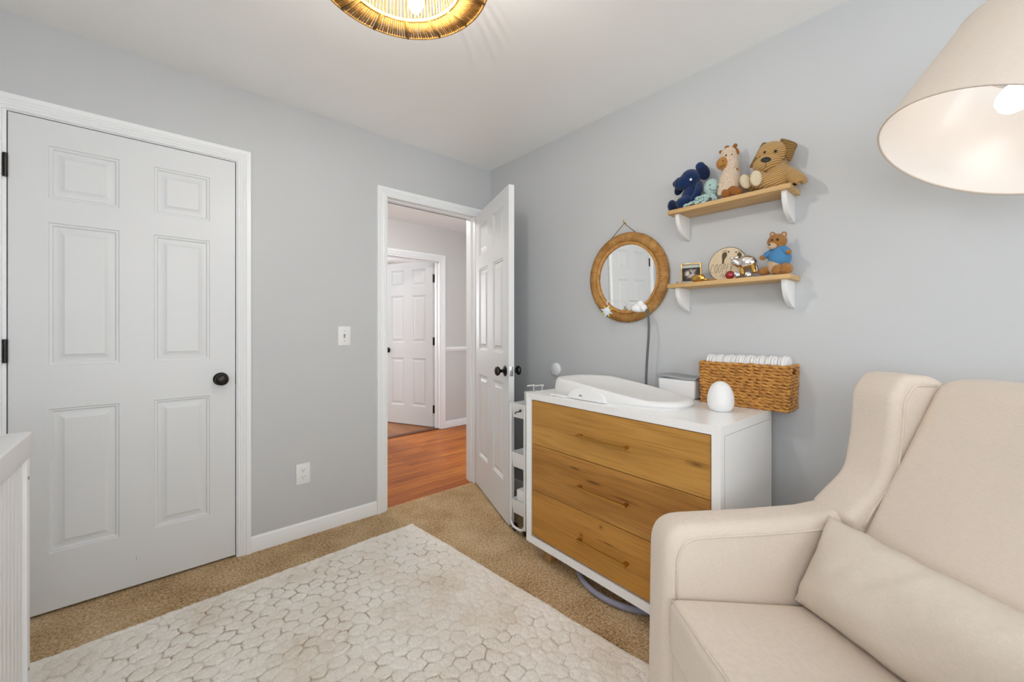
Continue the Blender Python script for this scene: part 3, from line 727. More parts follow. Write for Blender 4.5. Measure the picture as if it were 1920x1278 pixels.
class Toy:
    """parts laid out at their place on the shelf; sits down onto it at the end"""
    def __init__(s, name, label, zt, u, v, x, group=None, cat='plush toy'):
        s.c = onx(u, v, x); s.c.z = zt; s.root = thing(name, label, cat, s.c, 0, group); s.zt = zt; s.parts = []; s.px = mpp(onx(u, v, x)); s.x = x
        d = (onx(u, v, x)-CAM); s.az = math.atan2(d.y, d.x)
    def p(s, u, v, dx=0): return onx(u, v, s.x+dx)-s.c
    def ball(s, name, u, v, ru, rv, mat, dx=0, depth=None, roll=0, parent=None, m=None):
        dp = depth if depth else min(ru, rv)*s.px*.85
        mt = Matrix.Rotation(s.az, 4, 'Z') @ Matrix.Rotation(R(roll), 4, 'X')
        mm = m or MB(); mm.ell(s.p(u, v, dx), (dp, ru*s.px, rv*s.px), mt, 24, 14)
        if m: return m
        return s.fin(mm, name, mat, parent)
    def limb(s, name, pts, mat, parent=None, m=None):
        P = smooth([tuple(s.p(q[0], q[1], q[2] if len(q) > 3 else 0))+(q[-1]*s.px,) for q in []], 1) if False else None
        pp = [s.p(q[0], q[1], q[2]) for q in pts]; rr = [q[3]*s.px for q in pts]
        sm = smooth(pp, 5); k = (len(sm)-1)/(len(rr)-1); rad = []
        for i in range(len(sm)):
            f = i/k; a = min(int(f), len(rr)-2); rad.append(rr[a]+(rr[a+1]-rr[a])*(f-a))
        mm = m or MB(); mm.tube(sm, rad, 14); mm.ell(sm[0], rad[0]*.999, None, 14, 10); mm.ell(sm[-1], rad[-1]*.999, None, 14, 10)
        if m: return m
        return s.fin(mm, name, mat, parent)
    def fin(s, mm, name, mat, parent=None):
        mm.v = [(a, b, max(c, .0006)) for a, b, c in mm.v]
        mm.v = [(min(a, -.004-s.c.x), b, c) for a, b, c in mm.v]
        o = mm.build(name, mat, parent or s.root, 180); s.parts.append(o); return o
    def sit(s):
        lo = min(v.co.z for o in s.parts for v in o.data.vertices)
        if lo > .0008:
            for o in s.parts:
                for v in o.data.vertices: v.co.z -= lo-.0006

# navy elephant
T = Toy('plush_elephant', 'navy blue stuffed elephant slumped at the left end of upper shelf', ZU, 1290, 345, -.075)
T.limb('body', [(1301, 346, .01, 11), (1294, 362, .005, 14), (1290, 376, 0, 14)], 'navy')
h = T.ball('head', 1295, 331, 17, 16, 'navy', -.01, roll=12)
T.limb('trunk', [(1289, 336, -.012, 15), (1281, 340.5, -.02, 13.5), (1276, 341.5, -.022, 12)], 'navy'); T.ball('trunk_tip', 1266, 342, 4.5, 6, 'navydark', -.022)
T.ball('ear', 1318, 319, 11, 16, 'navydark', .005, .012, roll=-22); T.ball('ear', 1313, 309, 8, 8, 'navy', .0, .012)
T.ball('ear', 1274, 351, 8, 13, 'navydark', .01, .010, roll=25)
T.ball('eye', 1295.3, 333.5, 2.3, 2.5, 'starwhite', -.047, .003)
T.limb('arm', [(1311, 343, -.005, 6), (1309, 356, -.015, 7), (1301, 370, -.02, 6)], 'navy')
T.limb('leg', [(1290, 372, -.01, 11), (1279, 378, -.03, 11)], 'navy'); T.ball('leg', 1260, 383, 8, 11, 'navydark', -.035, .022)
T.limb('leg', [(1285, 376, .0, 9), (1265, 384, -.02, 8)], 'navy')
T.sit()
# mint octopus
T = Toy('plush_octopus', 'pale mint stuffed octopus with braided tentacles and a smile', ZU, 1335, 350, -.085)
T.ball('head', 1335, 352, 14, 17, 'mint', 0, .03)
for (u, v) in ((1331.5, 347), (1346, 350)): T.ball('eye', u, v, 1.6, 1.8, 'darkgrey', -.0285 if u < 1340 else -.022, .002)
T.limb('mouth', [(1329.5, 352, -.028, .5), (1333, 355.5, -.031, .5), (1338, 356.5, -.031, .5), (1344, 355, -.026, .5)], 'darkgrey')
for br in ([(1331, 366), (1320, 372), (1308, 376), (1296, 381), (1284, 386)], [(1330, 368), (1324, 375), (1316, 382)], [(1333, 368), (1340, 371), (1338, 373)], [(1334, 366), (1327, 370), (1313, 377), (1305, 381)], [(1338, 366), (1341, 371), (1342, 372)], [(1329, 365), (1318, 368), (1306, 372)]):
    mm = MB(); pts = smooth([T.p(u, v, -.02-.035*(i/len(br))) for i, (u, v) in enumerate(br)], 3)
    for i, q in enumerate(pts): mm.ell(q+Vector((0, 0, .001*(i % 2))), (.0075, .0085, .0068), Matrix.Rotation(R(35 if i % 2 else -35), 4, 'X'), 12, 8)
    T.fin(mm, 'tentacle', 'minttwist')
T.sit()
# cream giraffe
T = Toy('plush_giraffe', 'cream stuffed giraffe with rust muzzle sitting beside the corduroy dog', ZU, 1370, 340, -.075)
T.limb('body', [(1371, 312, .005, 13), (1370, 328, .005, 17), (1369, 345, 0, 21), (1368, 356, 0, 20)], 'cream')
T.limb('neck', [(1372, 318, .005, 14), (1370, 300, .0, 13), (1367, 289, -.003, 13)], 'cream')
T.ball('head', 1366, 289, 14, 13, 'cream', -.006)
mz = T.ball('muzzle', 1356, 306, 12, 12, 'tanmuzzle', -.018, .024)
T.limb('mouth', [(1347.5, 312, -.034, .5), (1353, 311.5, -.041, .5), (1358, 307.5, -.042, .5)], 'ink', mz); T.ball('nostril', 1355.5, 301, 1.1, 1.3, 'ink', -.041, .002, parent=mz)
T.ball('eye', 1361.3, 291, 1.3, 1.5, 'black', -.034, .002); T.ball('eye', 1372, 289, 1.1, 1.3, 'black', -.03, .002)
T.ball('ear', 1353, 285, 5, 3.5, 'rust', .0, .006, roll=30); T.ball('ear', 1381, 283, 4, 7, 'rust', .0, .006, roll=-20)
T.limb('horn', [(1366, 281, 0, 4), (1363, 277, 0, 4.5)], 'rust'); T.limb('horn', [(1374, 280, 0, 3.5), (1378.5, 272.5, 0, 3.8)], 'rust')
T.limb('mane', [(1368, 279, .008, 4), (1383, 290, .012, 2), (1384, 310, .012, 2)], 'cream')
T.limb('leg', [(1362, 356, -.02, 9), (1362, 364, -.035, 8)], 'rust'); T.limb('leg', [(1372, 356, -.025, 9), (1385, 360, -.035, 7.5)], 'rust')
T.limb('arm', [(1355, 345, -.02, 6), (1351, 362, -.03, 6)], 'cream')
for (u, v) in ((1382, 317), (1390, 331), (1362, 322)): T.ball('spot', u, v, 1.8, 2.6, 'rust', -.028 if u < 1370 else -.012, .003)
T.sit()
# corduroy dog
T = Toy('plush_dog', 'tan corduroy stuffed dog sitting at the right end of upper shelf', ZU, 1450, 320, -.07)
T.limb('body', [(1460, 318, .01, 18), (1459, 330, .0, 23), (1457, 340, -.005, 24)], 'corduroy')
T.ball('head', 1446, 291, 26, 25, 'corduroy', -.005, .046, roll=-14)
mz = T.ball('muzzle', 1438, 307, 23, 17, 'corduroy', -.03, .035, roll=-10)
T.ball('nose', 1436.5, 300.5, 9, 6, 'black', -.058, .010, roll=12, parent=mz)
T.limb('mouth', [(1436, 306, -.066, .4), (1435, 313, -.066, .4)], 'ink', mz)
T.ball('eye', 1434, 285.5, 2.3, 2.6, 'black', -.050, .005); T.ball('eye', 1454, 283.3, 2.5, 2.5, 'black', -.049, .004)
def flap(T, pts, dxs, th):
    P = [T.p(u, v, d) for (u, v), d in zip(pts, dxs)]; c = sum(P, Vector())/len(P); out = []
    sm = smooth(P, 5, True); mm = MB(); n = len(sm); nr = Vector((-math.cos(T.az), -math.sin(T.az), 0))
    vs = [q for q in sm]+[c+(q-c)*.8+nr*th for q in sm]+[c+(q-c)*.8-nr*th for q in sm]+[c+nr*th*1.2, c-nr*th*1.2]; fs = []
    for i in range(n):
        j = (i+1) % n; fs += [(i, j, n+j, n+i), (j, i, 2*n+i, 2*n+j), (n+i, n+j, 3*n), (2*n+j, 2*n+i, 3*n+1)]
    return mm.add(vs, fs)
T.fin(flap(T, [(1463, 263), (1470, 260), (1494, 269), (1490, 284), (1481, 304), (1474, 297), (1468, 280)], [0, 0, .01, 0, -.012, -.01, -.008], .006), 'ear', 'corduroy_dark')
T.fin(flap(T, [(1436, 267), (1441, 270), (1432, 285), (1417, 308), (1411, 314), (1406, 312), (1415, 294), (1428, 270)], [-.02, -.03, -.045, -.045, -.04, -.03, -.02, -.015], .006), 'ear', 'corduroy_dark')
T.limb('arm', [(1470, 320, 0, 10), (1484, 328, -.015, 12), (1496, 338, -.028, 12.5), (1500, 343, -.03, 11)], 'corduroy')
T.limb('arm', [(1442, 320, -.01, 9), (1425, 324, -.02, 9)], 'corduroy')
l1 = T.limb('leg', [(1462, 344, -.015, 12), (1440, 341, -.04, 14), (1422, 337, -.055, 15)], 'corduroy'); T.ball('sole', 1417.5, 334, 9.5, 14.5, 'sole', -.089, .010, roll=-5, parent=l1)
l2 = T.limb('leg', [(1430, 348, .0, 11), (1412, 345, -.015, 13), (1402, 342, -.025, 14)], 'corduroy'); T.ball('sole', 1397.5, 340, 8.5, 14.5, 'sole', -.056, .010, roll=-18, parent=l2)
T.sit()
# small bear in blue
T = Toy('plush_bear', 'small brown stuffed toy dressed in blue at right end of lower shelf', ZL, 1460, 470, -.075)
T.limb('body', [(1460, 476, .005, 12), (1457, 490, 0, 15), (1456, 499, 0, 15)], 'bearlight')
sw = T.limb('sweater', [(1461, 465, .004, 11), (1461, 475, .002, 16), (1462, 482, .002, 19)], 'bluecloth')
T.ball('head', 1457, 451, 16, 14.5, 'bear', -.004)
mz = T.ball('muzzle', 1448, 459, 8, 6.5, 'bearlight', -.022, .015); T.ball('nose', 1443, 457, 2.2, 1.8, 'ink', -.036, .003, parent=mz)
T.ball('eye', 1458, 447, 2, 2, 'black', -.034, .003); T.ball('eye', 1447, 448, 1.6, 1.8, 'black', -.032, .003)
for (u, v) in ((1470, 437.5), (1448.5, 438)):
    e = T.ball('ear', u, v, 4.8, 5.5, 'bear', .006, .007, roll=-10); T.ball('inner_ear', u-.3, v+.4, 2.8, 3.3, 'bearlight', .0, .004, parent=e)
a = T.limb('arm', [(1468, 466, -.005, 8), (1476, 469, -.02, 6.5)], 'bluecloth'); T.ball('paw', 1478.5, 470, 5, 5, 'bear', -.026, parent=a)
a = T.limb('arm', [(1448, 470, 0, 6), (1437, 477, -.01, 6)], 'bluecloth'); T.ball('paw', 1430, 481, 5.5, 5, 'bear', -.014, parent=a)
T.limb('leg', [(1462, 500, -.01, 9), (1458, 504, -.03, 9.5)], 'bear'); T.limb('leg', [(1470, 498, -.005, 9), (1474, 502, -.028, 10.5)], 'bear'); T.limb('leg', [(1446, 504, 0, 7), (1430, 507, -.012, 7.5)], 'bear')
T.sit()

# photo frame
pc = onx(1296, 526, -.092); pc.z = ZL
pf = thing('photo_frame', 'small gold-edged glass photo frame at the left of lower shelf', 'photo frame', pc, 0, rot=(0, 0, R(-90+14)))
m = MB(); w2, hf = .044, .094
for b in ((-w2, -w2+.004, -.004, .012, 0, hf), (w2-.005, w2, -.004, .012, 0, hf), (-w2, w2, -.004, .012, hf-.004, hf), (-w2, w2, -.004, .012, 0, .003)): m.box(*b, .0006)
m.build('frame_edge', 'gold', pf); MB().box(-w2+.003, w2-.004, .0055, .008, .003, hf-.003).build('mount', 'paper', pf); MB().box(-w2+.003, w2-.004, .0035, .0055, .012, hf-.020).build('print', 'photo', pf)
MB().tube([(0, .012, .06), (0, .03, .001)], .002, 6).build('prop', 'gold', pf)
# gold brush
gc = onx(1309, 520, -.118); gc.z = ZL
gb = thing('baby_hairbrush', 'small oval gold brush with thin handle lying before the photo frame', 'brush', gc, R(-90-4))
MB().soft((.062, .030, .036), .0145, 4, 4, lambda v, u: Vector((v.x, v.y*(1-.25*u.x*u.x), v.z*(1-.2*u.x*u.x)+.0005*math.sin(v.x*400))), (0, 0, .0175)).build('brush_head', 'gold', gb, 60)
MB().tube(smooth([(.026, .0, .012), (.040, -.002, .007), (.060, -.004, .0045), (.088, -.006, .003)]), [.006]*4+[.004]*4+[.0028]*4+[.002], 8).build('handle', 'gold', gb, 60)
q = onx(1270, 529, -.125); q.z = ZL+.0045
o = MB().ell((0, 0, 0), (.006, .0065, .0045)).build('pebble', 'steel'); o.location = q; tag(o, 'tiny silver bead at the far left end of the lower shelf', 'bead')
# plaque
qc = onx(1361.5, 494, -.038); RP = .0800
pq = thing('footprint_plaque', 'round pale wooden plaque with dark footprints leaning on the wall', 'plaque', (-.040, qc.y, ZL+.0006), 0, rot=(0, R(9), 0))
MB().lathe([(0, -.003), (RP-.001, -.003), (RP, -.002), (RP, .002), (RP-.001, .003), (0, .003)], 64, Matrix.Translation((0, 0, RP)) @ toX).build('disc', 'plaque', pq)
def onp(u, v):       # photo point on the plaque's face, in its own frame (y, z)
    p = onx(u, v, -.036); return (p.y-qc.y, (p.z-ZL)*1.0)
rimm = MB(); rimm.tube([(-.0025, RP*math.cos(a), RP+RP*math.sin(a)) for a in [2*PI*i/64 for i in range(64)]], .0012, 6, closed=True); rimm.build('rim', 'ink', pq)
tx = MB()
def strokes(u0, v0, s, segs):
    for sg in segs:
        P = [onp(u0+a*s, v0+b*s) for a, b in sg]; tx.tube([(-.0034, y, z) for y, z in P], .0007, 5)
arc = lambda cx, cy, rx, ry, a0, a1, n=14: [(cx+rx*math.cos(R(a0+(a1-a0)*i/n)), cy+ry*math.sin(R(a0+(a1-a0)*i/n))) for i in range(n+1)]
LT = {'C': [arc(2.6, 0, 2.4, 8.3, -50, -310)], 'O': [arc(2.6, 0, 2.3, 8.3, 0, 360, 20)], 'P': [[(.6, 8.3), (1.6, -8.3)], [(1.6, -8.3)]+arc(2.3, -3.8, 2.3, 4.4, -80, 100, 8)+[(1.2, .8)]], 'E': [[(4.4, -8.0), (1.4, -8.2), (.6, 8.2), (3.8, 8.0)], [(1.0, 0), (3.4, -.2)]], 'R': [[(.6, 8.3), (1.4, -8.3)], [(1.4, -8.3)]+arc(2.2, -4.2, 2.2, 4.0, -80, 100, 8)+[(1.2, -.4), (4.4, 8.3)]]}
uu = 1332.3
for ch in 'COOPER':
    strokes(uu, 504.5-(uu-1330)*.075, 1.0, [[(a+(-b)*.09, b) for a, b in sg] for sg in LT[ch]]); uu += 7.3
strokes(1350, 517, .9, [[(0, 3), (4, -3)], arc(7, 0, 2, 3.2, 0, 360), [(10, 4), (13, -4)]])
tx.build('lettering', 'ink', pq, 180)
def foot(u, v, sc_, fl):
    fp = MB()
    body = [(0, -11), (4, -11.5), (6.5, -8), (6, -3), (3, 2), (1.6, 7), (1.5, 11), (-.8, 12.5), (-2.8, 11), (-2.6, 5), (-3.6, -2), (-3, -8)]
    P = [onp(u+fl*a*sc_, v+b*sc_) for a, b in body]; P = smooth([(-.0032, y, z) for y, z in P], 3, True); c = sum(P, Vector())/len(P)
    fp.add(P+[c+Vector((-.0004, 0, 0))], [(i, (i+1) % len(P), len(P)) for i in range(len(P))])
    for (a, b, rr) in ((9.4, -12.2, 1.9), (4.4, -14.2, 1.2), (1.4, -14, 1.0), (-1.2, -13.2, .9), (-3.4, -12, .8)):
        y, z = onp(u+fl*a*sc_, v+b*sc_); fp.ell((-.0032, y, z), (.0004, rr*.0021*sc_, rr*.0026*sc_), None, 10, 6)
    fp.build('footprint', 'brown_ink', pq, 180)
foot(1355, 482.5, .95, 1); foot(1386, 482, .85, -1)
# red ball, silver toy
q = onx(1368.5, 514, -.118); o = MB().ell((0, 0, 0), .0185, None, 28, 16).build('red_ball', 'red', None, 180); o.location = (q.x, q.y, ZL+.0186); tag(o, 'shiny dark red ball in front of the wooden plaque', 'ball')
T = Toy('silver_keepsake', 'shiny round silver keepsake on small wheels beside the red ball', ZL, 1401, 492, -.085, cat='keepsake')
T.ball('body', 1401, 491, 17, 13.5, 'chrome', 0, .028); T.limb('head', [(1385, 494, -.01, 7), (1378, 490, -.015, 7)], 'chrome')
T.ball('ear', 1372, 483.5, 4, 2.2, 'chrome', -.012, .004, roll=15); T.ball('ear', 1381, 482, 4, 2.4, 'chrome', -.008, .004, roll=-25)
for (u, dx) in ((1382, -.032), (1402.5, -.036)):
    mt = Matrix.Translation(T.p(u, 514, dx)) @ Matrix.Rotation(T.az, 4, 'Z') @ Matrix.Rotation(PI/2, 4, 'Y')
    T.fin(MB().lathe([(0, -.004), (.010, -.004), (.0125, -.002), (.0125, .002), (.010, .004), (0, .004)], 24, mt), 'wheel', 'steel')
T.limb('leg', [(1412, 498, -.01, 4.5), (1414, 508, -.02, 4)], 'gold'); T.limb('axle', [(1390, 504, -.02, 3.5), (1393, 512, -.025, 4)], 'gold'); T.limb('leg', [(1417, 498, .012, 4), (1419, 508, .005, 3.5)], 'chrome')
T.sit()

# ------------------------------------------------------------------ wall fittings
o = MB().lathe([(0, 0), (.042, 0), (.043, .004), (.041, .012), (.033, .017), (0, .019)], 40, toX).build('door_bumper', 'plastic', None, 50); o.location = (0, -.702, .917); tag(o, 'round white wall disc behind the open door', 'wall bumper')
def plate(name, label, x, z, cat):
    t = thing(name, label, cat, (x, 0, z)); MB().box(-.037, .037, -.006, 0, -.0585, .0585, .003, 2).build('cover_plate', 'plastic', t); return t
t = plate('light_switch', 'white toggle light switch on the grey wall', -1.134, 1.141, 'light switch')
MB().box(-.005, .005, -.0075, -.0055, -.012, .012, .001).build('toggle_slot', 'greylid', t); MB().box(-.003, .003, -.016, -.006, -.002, .006, .001, 2, Matrix.Rotation(R(-20), 4, 'X')).build('toggle', 'greyplastic', t)
for z in (-.030, .030): MB().lathe([(0, 0), (.0028, 0), (.002, .001), (0, .0012)], 10, Matrix.Translation((0, -.0058, z)) @ Matrix.Rotation(PI/2, 4, 'X')).build('screw', 'greylid', t)
t = plate('wall_outlet', 'white double wall outlet low on the grey wall', -1.363, .3585, 'outlet')
for z in (-.0195, .0195):
    r = MB().lathe([(0, 0), (.0165, 0), (.0165, .0015), (.016, .002), (0, .002)], 24, Matrix.Translation((0, -.0055, z)) @ Matrix.Rotation(PI/2, 4, 'X')).build('receptacle', 'plastic', t)
    MB().box(-.0075, -.0055, -.0080, -.0072, z+.0005, z+.0075).box(.0055, .0075, -.0080, -.0072, z+.001, z+.007).lathe([(0, 0), (.0024, 0), (.0024, .0006), (0, .0006)], 10, Matrix.Translation((0, -.0073, z-.006)) @ Matrix.Rotation(PI/2, 4, 'X')).build('socket_slot', 'slot', r)

# ------------------------------------------------------------------ slim cart
ct = thing('utility_cart', 'slim white three-tier rolling cart between the door and dresser', 'cart', (-.43, -.796, 0))
CY = .068; CX = .37
for x in (0, CX):
    pts = [(x, CY-.008, .75), (x, CY-.008, .10)]+[(x, .014+(CY-.022)*math.cos(R(a)), .080-.048*math.sin(R(a))) for a in range(10, 90, 20)]+[(x, -.014+(CY-.022)*math.cos(R(a)), .080-.048*math.sin(R(a))) for a in range(90, 175, 20)]+[(x, -CY+.008, .10), (x, -CY+.008, .75)]
    MB().tube(smooth(pts, 3), .0075, 10).build('tube_frame', 'whitemetal', ct, 60)
for z0, z1 in ((.668, .752), (.378, .466), (.108, .190)):
    m = MB(); t0 = .053; t1 = .060; xa, xb = .008, CX-.008
    def ring(s, xa, xb, z): return [(xa, -s, z), (xb, -s, z), (xb, s, z), (xa, s, z)]
    vs = ring(t0, xa+.006, xb-.006, z0)+ring(t1, xa-.003, xb+.003, z1)+ring(t1+.003, xa-.006, xb+.006, z1)+ring(t1+.003, xa-.006, xb+.006, z1-.006)+ring(t1-.002, xa-.001, xb+.001, z1-.004)+ring(t0-.002, xa+.008, xb-.008, z0+.002)
    fs = []
    for (p, q) in ((0, 3), (3, 2), (2, 1), (1, 4), (4, 5)):
        for e in range(4): fs.append((p*4+e, p*4+(e+1) % 4, q*4+(e+1) % 4, q*4+e))
    fs += [(0, 3, 2, 1), (20, 21, 22, 23)]; m.add(vs, fs); m.build('tray', 'whitemetal', ct)
for x in (.012, CX-.012):
    for y in (-.045, .045):
        cs = MB().lathe([(0, -.008), (.017, -.008), (.018, -.005), (.018, .005), (.017, .008), (0, .008)], 20, Matrix.Translation((x+.01, y, .0185)) @ Matrix.Rotation(PI/2, 4, 'X')); cs.box(x-.008, x+.016, y-.011, y+.011, .022, .048, .003); cs.build('caster', 'black', ct)
hk = MB().tube(smooth([(-.004, -.026, .722), (-.010, -.022, .712), (-.014, -.010, .708), (-.013, .004, .704), (-.012, .008, .694)]), .0032, 8).ell((-.006, -.030, .718), (.006, .008, .008)); hk.build('hook', 'black', ct, 60)
def bottle(x, y, lab):
    t = thing('pump_bottle', lab, 'bottle', (x, y, .671), 0)
    MB().lathe([(0, 0), (.024, 0), (.026, .004), (.026, .10), (.022, .118), (.010, .126), (.010, .132), (0, .132)], 24).build('bottle', 'plastic', t, 50)
    h = MB().lathe([(0, .132), (.012, .132), (.012, .142), (.004, .144), (.004, .166), (.010, .168), (.010, .178), (0, .180)], 18); h.tube([(0, .0, .174), (-.028, .018, .172), (-.034, .022, .168)], .0045, 8); h.build('pump_head', 'plastic', t, 50)
bottle(-.285, -.780, 'white pump bottle in the cart top tray, nearer the open door'); bottle(-.245, -.812, 'white pump bottle in the cart top tray, nearer the dresser')
o = MB().box(-.05, .05, -.012, .012, 0, .152, .003).build('wipes_box', 'paper'); o.location = (-.352, -.832, .672); tag(o, 'pale box standing in the cart top tray beside the bottles', 'box')
o = MB().box(-.12, .12, -.044, .044, 0, .132, .008).build('diaper_pack', 'diaper'); o.location = (-.282, -.797, .112); tag(o, 'white packet sitting in the lowest tray of the cart', 'packet')

# ------------------------------------------------------------------ crib
cb = thing('crib', 'white slatted crib at the left edge', 'crib', (-2.25, -.834, 0), 0)
cl_, cw_ = 1.37, .76
for (y, x) in ((0, 0), (-cl_, 0), (0, -cw_), (-cl_, -cw_)):
    MB().box(x-.042 if x == 0 else x, x if x == 0 else x+.042, y-.034 if y == 0 else y, y if y == 0 else y+.034, .034, .842, .004).build('post', 'crib', cb)
for x0, x1 in ((-.046, .004), (-cw_-.004, -cw_+.046)):
    MB().box(x0, x1, -cl_-.002, .004, .838, .903, .005, 3).build('top_rail', 'crib', cb)
    MB().box(x0+.008, x1-.008, -cl_+.05, -.05, .10, .17, .004).build('bottom_rail', 'crib', cb)
for y0, y1 in ((-.046, .004), (-cl_-.004, -cl_+.046)):
    MB().box(-cw_+.046, -.046, y0, y1, .838, .903, .005, 3).build('end_rail', 'crib', cb)
    MB().box(-cw_+.04, -.04, y0+.008, y1-.008, .10, .17, .004).build('bottom_rail', 'crib', cb)
ns = 38
for x0 in (-.034, -cw_+.012):
    for i in range(ns):
        y = -.053-(cl_-.106)*i/(ns-1); MB().box(x0, x0+.026, y-.0145, y+.0145, .168, .840, .006).build('slat', 'crib', cb)
for y0 in (-.036, -cl_+.012):
    for i in range(11):
        x = -cw_+.08+(cw_-.16)*i/10; MB().box(x-.016, x+.016, y0, y0+.022, .168, .840, .004).build('slat', 'crib', cb)
for z in (.783, .272): MB().lathe([(0, 0), (.005, 0), (.004, .0015), (0, .002)], 12, Matrix.Translation((.0, -.024, z)) @ Matrix.Rotation(PI/2, 4, 'Y')).build('bolt', 'greyplastic', cb)
MB().box(-cw_+.05, -.05, -cl_+.055, -.055, .30, .315).build('mattress_support', 'crib', cb)
o = MB().soft((cw_-.11, cl_-.13, .12), .03, 4, 3).build('crib_mattress', 'linenwhite', None, 60); o.location = (-2.25-cw_/2, -.834-cl_/2, .376); tag(o, 'white mattress lying inside the crib', 'mattress')

# ------------------------------------------------------------------ armchair (local x = across the seat, y = facing direction)
TH = R(36); fdir = Vector((-math.cos(TH), math.sin(TH), 0)); sdir = Vector((-math.sin(TH), -math.cos(TH), 0)); P0 = Vector((-.932, -1.967, 0))
# local axes: X = -sdir rotated so that Y = fdir is right-handed: X x Y = Z  ->  X = -sdir
ac = thing('armchair', 'oatmeal upholstered wingback armchair in the right foreground', 'armchair', P0, math.atan2(-sdir.y, -sdir.x))
SW = .57
def side(poly, s0, s1, bev): return MB().prism(poly, -s0, -s1, lambda a, b, d: Vector((d, a, b)), bev, 5)
def rnd(pts, r, n=5):
    out = []; m = len(pts)
    for i, p in enumerate(pts):
        rr = r[i] if isinstance(r, (list, tuple)) else r
        a, b, c = Vector(pts[i-1]), Vector(p), Vector(pts[(i+1) % m])
        if rr <= 0: out.append(tuple(b)); continue
        u, w = (a-b).normalized(), (c-b).normalized(); ang = u.angle(w); d = min(rr/math.tan(ang/2), (a-b).length*.48, (c-b).length*.48)
        q0, q1 = b+u*d, b+w*d
        for k in range(n+1):
            t = k/n; out.append(tuple(q0*(1-t)**2+b*2*t*(1-t)+q1*t*t))
    return out
armp = rnd([(.012, .115), (.004, .632), (-.30, .634), (-.46, .640), (-.56, .655), (-.74, .62), (-.76, .115)], [.01, .085, .3, .2, .04, .05, .01], 7)
wing = rnd([(-.520, .648), (-.630, .745), (-.650, .86), (-.660, .99), (-.700, 1.05), (-.79, 1.045), (-.92, .985), (-.93, .86), (-.78, .555), (-.54, .555)], [.035, .10, .12, .08, .05, .06, .05, .06, .05, .05], 5)
for s0, s1 in ((-.115, .002), (SW-.002, SW+.115)):
    a = side(armp, s0, s1, .032).build('arm', 'chair', ac, 50)
    inner = -s1-.0012 if s0 < 0 else -s0+.0012
    pp = rnd([(-.026, .40), (-.030, .600), (-.30, .601), (-.46, .607), (-.54, .622)], [0, .075, .3, .2, 0], 7)
    MB().tube([(inner, y, z) for y, z in pp], .0034, 6).build('piping', 'piping', a, 180)
    w = side(wing, s0+.004, s1+(.018 if s0 < 0 else -.004) if s0 > 0 else .030, .024).build('wing', 'chair', ac, 50) if s0 < 0 else side(wing, s0-.02, s1-.004, .024).build('wing', 'chair', ac, 50)
    iw = -.0312 if s0 < 0 else -(s0-.016)
    pp = rnd([(-.560, .622), (-.585, .66), (-.668, .77), (-.682, .87), (-.690, .975), (-.720, 1.02), (-.79, 1.018)], [0, .03, .08, .1, .06, .03, 0], 6)
    MB().tube([(iw, y, z) for y, z in pp], .0034, 6).build('piping', 'piping', w, 180)
# back: reclined cushion, its front face runs from (-.56,.59) to (-.80,1.01)
def backfn(v, u):
    bul = .018*(1-u.x**2)*(1-u.z**2)
    y = v.y+(bul if u.y > 0 else 0); z = v.z
    return Vector((v.x, y-.56*(z+.34)+.0, z))
MB().soft((SW-.035, .15, .68), .045, 8, 5, backfn, (-SW/2, -.475-.075+.058, .70)).build('backrest', 'chair', ac, 60)
MB().prism(rnd([(-.70, .12), (-.72, .55), (-.88, .985), (-.96, .985), (-.92, .12)], .03), -.02, -(SW-.02), lambda a, b, d: Vector((d, a, b)), .02).build('back_shell', 'chair', ac, 50)
def seatfn(v, u):
    z = v.z+(.014*(1-u.x**2)*(1-abs(u.y)**3) if u.z > 0 else 0)-.036*(1-u.y) if u.z > 0 else v.z
    return Vector((v.x, v.y+(.012*(1-u.x**2) if u.y > 0 else 0), z))
sc2 = MB().soft((SW-.008, .62, .155), .028, 8, 5, seatfn, (-SW/2, -.31, .372)).build('seat_cushion', 'chair', ac, 60)
MB().tube([(-.012-(SW-.024)*i/16, -.009+.012*(1-(i/8-1)**2), .441+.006*(1-(i/8-1)**2)) for i in range(17)], .0028, 6).build('piping', 'piping', sc2, 180)
MB().box(-SW, 0, -.70, -.012, .115, .297, .012, 3).build('seat_base', 'chair', ac, 50)
MB().lathe([(0, .031), (.24, .031), (.245, .035), (.24, .047), (.06, .05), (.05, .12), (0, .12)], 40, Matrix.Translation((-SW/2, -.38, .004))).build('swivel_base', 'oakleg', ac, 40)
